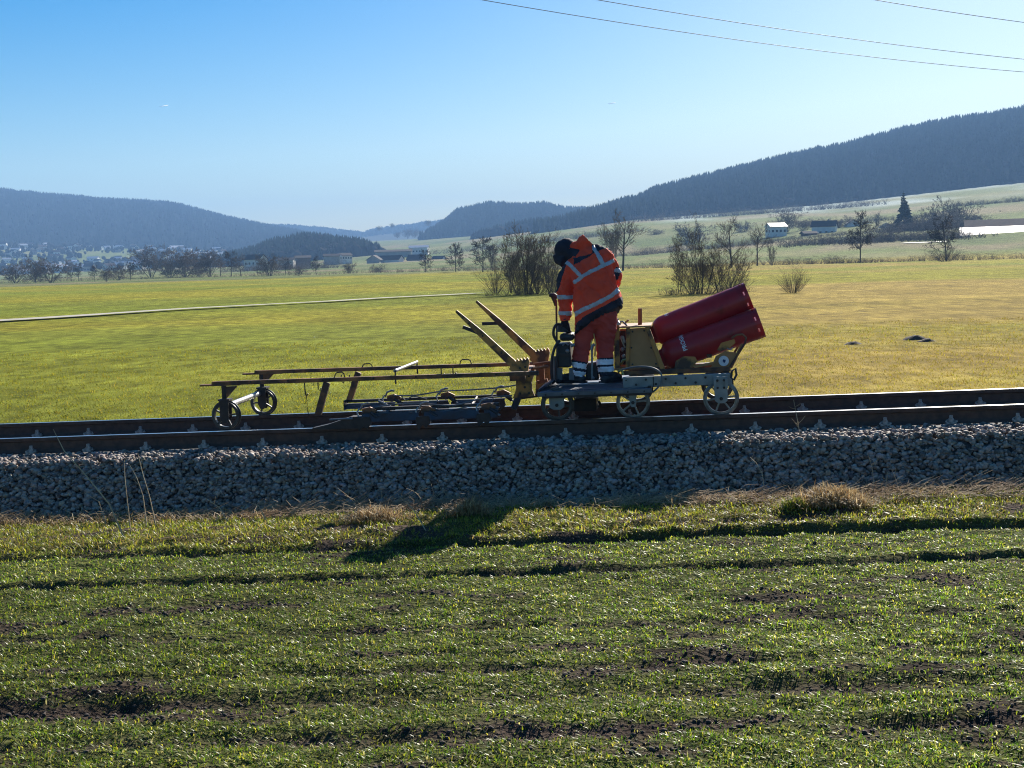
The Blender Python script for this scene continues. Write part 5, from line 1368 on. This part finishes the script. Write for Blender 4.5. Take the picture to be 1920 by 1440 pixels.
def meadow(Nt, y0, y1, ln0, ln1, wdt, per=3):
    y = 1/(1/y0+(1/y1-1/y0)*rng.random(Nt)); x = rng.uniform(-1, 1, Nt)*(y*.40+1.5)
    x = np.repeat(x, per)+rng.normal(0, .03, Nt*per)*(y0/10); y = np.repeat(y, per)+rng.normal(0, .03, Nt*per)*(y0/10); N = len(x); z = ground_z(x, y, False)-.01
    sc = (y/y0)**.55
    t = x/np.maximum(y, 1); dry = sstep(.38, .66, fbm(x+300, y*2.2, 45, 4)*.7+fbm(x, y*2, 5, 3)*.3)*(.12+.88*sstep(-.05, .26, t)); 
    wt = rng.random(N) < dry
    c = palette(N, MEAD[:3], [4,3,3], .8, 1.2); c2_ = palette(N, MEAD[1:], [3,.01,3,3], .8, 1.2); c = np.where(wt[:, None], c2_, c)*(.7+.6*fbm(x, y*2, 3.5, 3))[:, None]
    return blades(np.stack([x, y, z], -1), rng.uniform(ln0, ln1, N)*sc, wdt*sc*rng.uniform(.6, 1.4, N), rng.uniform(0, 6.28, N), rng.uniform(.2, 1.3, N), c)
make_grass('meadow_grass', [meadow(40000, 16.2, 42, .03, .062, .0085)], M['meadow'])

# dry stalks and litter at the toe of the ballast
def stalks(N, s0, s1, t0, t1, ln0, ln1, flat):
    segs = []; 
    for i in range(N):
        s = rng.uniform(s0, s1); t = rng.uniform(t0, t1)
        if vnoise(s, 0, .8) < .35 and rng.random() < .7: continue
        p = world(s, t, 0); p.z = float(ground_z(p.x, p.y, False))+rng.uniform(0, .05)
        an = rng.normal(0, .9) if rng.random() < .75 else rng.uniform(0, 6.28); el = rng.uniform(-.02, flat); ln = rng.uniform(ln0, ln1)
        d = Vector((math.cos(an)*math.cos(el), math.sin(an)*math.cos(el), math.sin(el)))
        q = p+d*ln*.5+Vector((0,0,rng.uniform(-.01,.02))); e2 = q+(d+Vector((rng.normal()*.3, rng.normal()*.3, rng.normal()*.15-.1)))*ln*.5
        r = rng.uniform(.0012, .0030); segs += [(p, q, r, r), (q, e2, r, r*.5)]
    return segs
M['stalk'] = pmat('dead_stalks', (.48,.37,.22), (.27,.17,.09), 3, .8)
sg = stalks(3400, -6.5, 2.2, -1.80, -1.20, .06, .26, .45)+stalks(1800, 2.0, 6.2, -1.78, -1.18, .06, .26, .55)+stalks(500, -2.2, 0.1, -1.45, -.98, .08, .32, .8)
tag(link('dry_litter', seg_mesh('dry_litter', sg, M['stalk'])), kind='stuff')
DRY = [(.48,.36,.18),(.40,.27,.12),(.28,.17,.08),(.57,.45,.25)]
N = 9000; s = rng.uniform(-6.6, 6.2, N); t = rng.normal(-1.52, .15, N); k = vnoise(s, s*0+3, 1.1) > .42; s, t = s[k], t[k]; N = len(s)
P = np.array(TO)+np.array(TS)*s[:, None]+np.array(TT)*t[:, None]; P[:, 2] = ground_z(P[:, 0], P[:, 1], False)
make_grass('dead_grass', [blades(P, rng.uniform(.06,.16,N), rng.uniform(.004,.008,N), rng.uniform(0,6.28,N), rng.uniform(.6,1.5,N), palette(N, DRY, [3,3,2,1.5]))], M['straw'])

# weed stalks standing against the ballast, each a thing
def weed(pts, label, r=.0035, side=0):
    r *= 1.4
    y0 = at_z(*pts[0], .08).y
    P = [at_y(x, y, y0+.10*i+.02) for i, (x, y) in enumerate(pts)]
    P[0].z = float(ground_z(P[0].x, P[0].y, False))-.02
    T = Thing('weed_stalk', label, 'dead weed', P[0], False, 'dead weed stalks along the ballast')
    T.part('stem', MB().tube(P, [r*(1-.55*i/(len(P)-1)) for i in range(len(P))], 5), M['stalk'])
    rnd = random.Random(int(pts[0][0]))
    for k in range(side):
        u = rnd.uniform(.35, .95)*(len(P)-1); i = min(int(u), len(P)-2); p = P[i].lerp(P[i+1], u-i)
        d = Vector((rnd.uniform(-1,1), rnd.uniform(-.5,.5), rnd.uniform(.2,1)))*.07
        T.part('twig', MB().tube([p, p+d*.5, p+d+Vector((0,0,.01))], [.0022,.002,.0014], 4), M['stalk'])
weed([(235,1000),(205,945),(160,890),(120,845),(100,805)], 'longest dead stalk leaning left across the ballast near the left edge', .005, 2)
weed([(245,985),(238,935),(234,895),(233,862)], 'upright dead stalk, left one of the pair right of the longest stalk', .0035, 2)
weed([(275,970),(268,930),(256,895),(242,870)], 'dead stalk leaning left, in the middle of the pair of stalks', .004, 2)
weed([(292,965),(280,930),(268,890),(258,850)], 'tall dead stalk just right of the middle pair on the left', .004, 3)
weed([(200,960),(185,940),(158,924)], 'short bent dead stalk below the longest leaning stalk', .003, 1)
weed([(432,972),(412,952),(385,934)], 'dead stalk leaning left at the foot of the ballast, left of centre', .0035, 1)
weed([(502,962),(485,948),(460,939)], 'thin arched dead stalk left of the brown litter mound', .003)
weed([(800,985),(775,955),(750,932)], 'dead stalk crossing the brown litter mound in the middle', .0035, 1)
weed([(1060,965),(1050,950),(1045,940)], 'tiny dead stalk above the worker\'s shadow', .003)
weed([(1435,930),(1430,890),(1418,868),(1407,858)], 'curved dead stalk left of the dry grass clump on the right', .0035, 1)
weed([(1510,905),(1508,860),(1500,815),(1492,770),(1488,750)], 'tall dead weed with side twigs reaching over the rail on the right', .004, 9)
weed([(1525,915),(1515,880),(1495,855),(1480,840)], 'dead weed leaning left behind the dry grass clump', .0035, 4)
weed([(1615,900),(1600,885),(1580,882),(1570,880)], 'low bent dead stalk right of the dry grass clump', .003)
weed([(1655,935),(1662,905),(1664,885)], 'pale upright dead stalk right of the dry grass clump', .005, 2)
weed([(1640,930),(1636,880),(1630,858)], 'thin dead stalk left of the pale upright stalk', .003, 3)
weed([(1690,930),(1680,900),(1672,880)], 'leaning dead stalk right of the pale upright stalk', .003, 2)
weed([(1732,925),(1722,905),(1715,898)], 'short dead stalk farthest right by the ballast', .003)
weed([(1280,975),(1268,955),(1255,940)], 'short pair-like dead stalk in the shade right of the worker\'s shadow', .003)
# dry grass clump
def clump(px, py, w, h, n_, label, cols, wts, name, cat, green=False):
    c = at_z(px, py, .08); e_ = MB()
    N = n_; x = c.x+rng.normal(0, w*.38, N); y = c.y+rng.normal(0, w*.25, N)
    z = ground_z(x, y, False)+h*.55*np.exp(-((x-c.x)/(w*.6))**2)*rng.random(N)
    hh = h*rng.uniform(.3, .7, N)
    v_, f_, c_ = blades(np.stack([x, y, z], -1)-np.array([c.x, c.y, 0]), hh, rng.uniform(.004,.009,N), rng.uniform(0,6.28,N), rng.uniform(.3,1.5,N), palette(N, cols, wts))
    o = link(name, np_mesh(name, v_, f_, M['straw'], c_)); o.location = (c.x, c.y, 0)
    tag(o, label, cat); return o
clump(1558, 948, .42, .20, 3600, 'bushy clump of brown dry grass at the foot of the ballast on the right', DRY, [3,3,2,1.5], 'dry_grass_clump', 'dry grass')
clump(1490, 955, .18, .14, 900, 'small green tuft on the left of the brown dry grass clump', VERGE, [5,4,3,1,1], 'green_grass_tuft', 'grass tuft')
clump(700, 968, .34, .15, 1900, 'flat brown mound of dead grass left of the worker\'s shadow', DRY, [3,3,3,1], 'dry_grass_mound', 'dry grass')
clump(880, 962, .26, .17, 1300, 'brown mound of dead grass touching the top of the worker\'s shadow', DRY, [3,3,3,1], 'dry_grass_mound', 'dry grass')
# weeds behind the track under the cart
for px, lb in ((1255, 'low brown weed behind the far rail, left one under the chassis'), (1288, 'low brown weed behind the far rail, right one under the chassis')):
    c = at_z(px, 745, .2); N = 260
    v_, f_, c_ = blades(np.stack([rng.normal(0,.16,N), rng.normal(0,.2,N), rng.uniform(-.1,.05,N)], -1), rng.uniform(.10,.24,N), rng.uniform(.008,.014,N), rng.uniform(0,6.28,N), rng.uniform(.2,1.2,N), palette(N, DRY, [2,3,4,1]))
    o = link('brown_weed', np_mesh('brown_weed', v_, f_, M['straw'], c_)); c.z = float(ground_z(c.x, c.y, False)); o.location = c; tag(o, lb, 'weed')
# molehills
for px, py, s, lb in ((1716, 643, .20, 'dark molehill in the right-hand meadow, the larger'), (1738, 647, .13, 'dark molehill in the right-hand meadow, right of the larger one'), (1600, 651, .13, 'small dark molehill in the meadow, leftmost of three')):
    c = at_z(px, py); N_ = 10; q = MB(); rnd = random.Random(px); vs = [(0,0,s*.5)]; fs = []
    for i, (rr_, zz) in enumerate(((.35,.46),(.7,.3),(1.05,.1),(1.4,-.15))):
        for k in range(N_): an = 6.283*k/N_; g = rr_*s*rnd.uniform(.8,1.2); vs.append((math.cos(an)*g*1.3, math.sin(an)*g, zz*s*rnd.uniform(.8,1.2)))
    for k in range(N_): fs.append((0, 1+k, 1+(k+1) % N_))
    for i in range(3):
        for k in range(N_): fs.append((1+i*N_+k, 1+(i+1)*N_+k, 1+(i+1)*N_+(k+1) % N_, 1+i*N_+(k+1) % N_))
    q.add(vs, fs, True); o = link('molehill', q.mesh('molehill', M['soil'])); c.z = float(ground_z(c.x, c.y, False)); o.location = c; tag(o, lb, 'molehill', 'molehills in the meadow')
# soil clods in the ruts
N = 60000; y = rng.uniform(5.4, 11.2, N); x = rng.uniform(-1, 1, N)*(y*.4+1.2)
k = rng.random(N) < np.maximum(rut_mask(x, y)[0]**2*.55, sstep(.62, .71, fbm(x*.5, y*1.5, .30, 4))*.5); x, y = x[k][:11000], y[k][:11000]; N = len(x)
v0, f0 = ico(); r = .004+.013*rng.random(N)**2.5; vv = v0[None]*rng.uniform(.6, 1.25, (N, 12, 1))*np.array([1, 1, .7])*r[:, None, None]+np.stack([x, y, ground_z(x, y)+.002], -1)[:, None]
tag(link('soil_clods', np_mesh('soil_clods', vv.reshape(-1, 3), (f0[None]+(np.arange(N)*12)[:, None, None]).reshape(-1, 3), M['soil'])), kind='stuff')

# ------------------------------------------------------------------ overhead wires, contrails
def wire(p0, d0_, p1, d1_, label, sag):
    A = at_y(*p0, d0_); B = at_y(*p1, d1_); d = B-A; A = A-d*.6; B = B+d*.6; pts = []
    for k in range(41):
        u = k/40; q = A.lerp(B, u); uu = (u-.2727)/(.4545); q.z -= sag*4*uu*(1-uu) if True else 0; pts.append(q)
    o = link('overhead_wire', MB().tube(pts, .010, 6).mesh('overhead_wire', M['wire'])); tag(o, label, 'wire', 'overhead wires across the sky')
wire((905, 0), 42, (1920, 135), 56, 'lowest of the three overhead wires crossing the upper right sky', .20)
wire((1122, 0), 42, (1920, 111), 53, 'middle one of the three overhead wires crossing the upper right sky', .12)
wire((1642, 0), 42, (1920, 42), 46, 'short uppermost overhead wire in the top right corner of the sky', .02)
for (x0, y0, x1, y1, lb) in ((299,200,316,197,'tiny white contrail high in the sky on the left'), (1139,195,1154,192,'tiny white contrail in the sky above the middle')):
    A, B = at_y(x0, y0, 20000), at_y(x1, y1, 20400)
    o = link('contrail', MB().tube([A, A.lerp(B,.3), A.lerp(B,.8), B], [1, 4, 6, 1.5], 6).mesh('contrail', M['contrail'])); tag(o, lb, 'contrail')
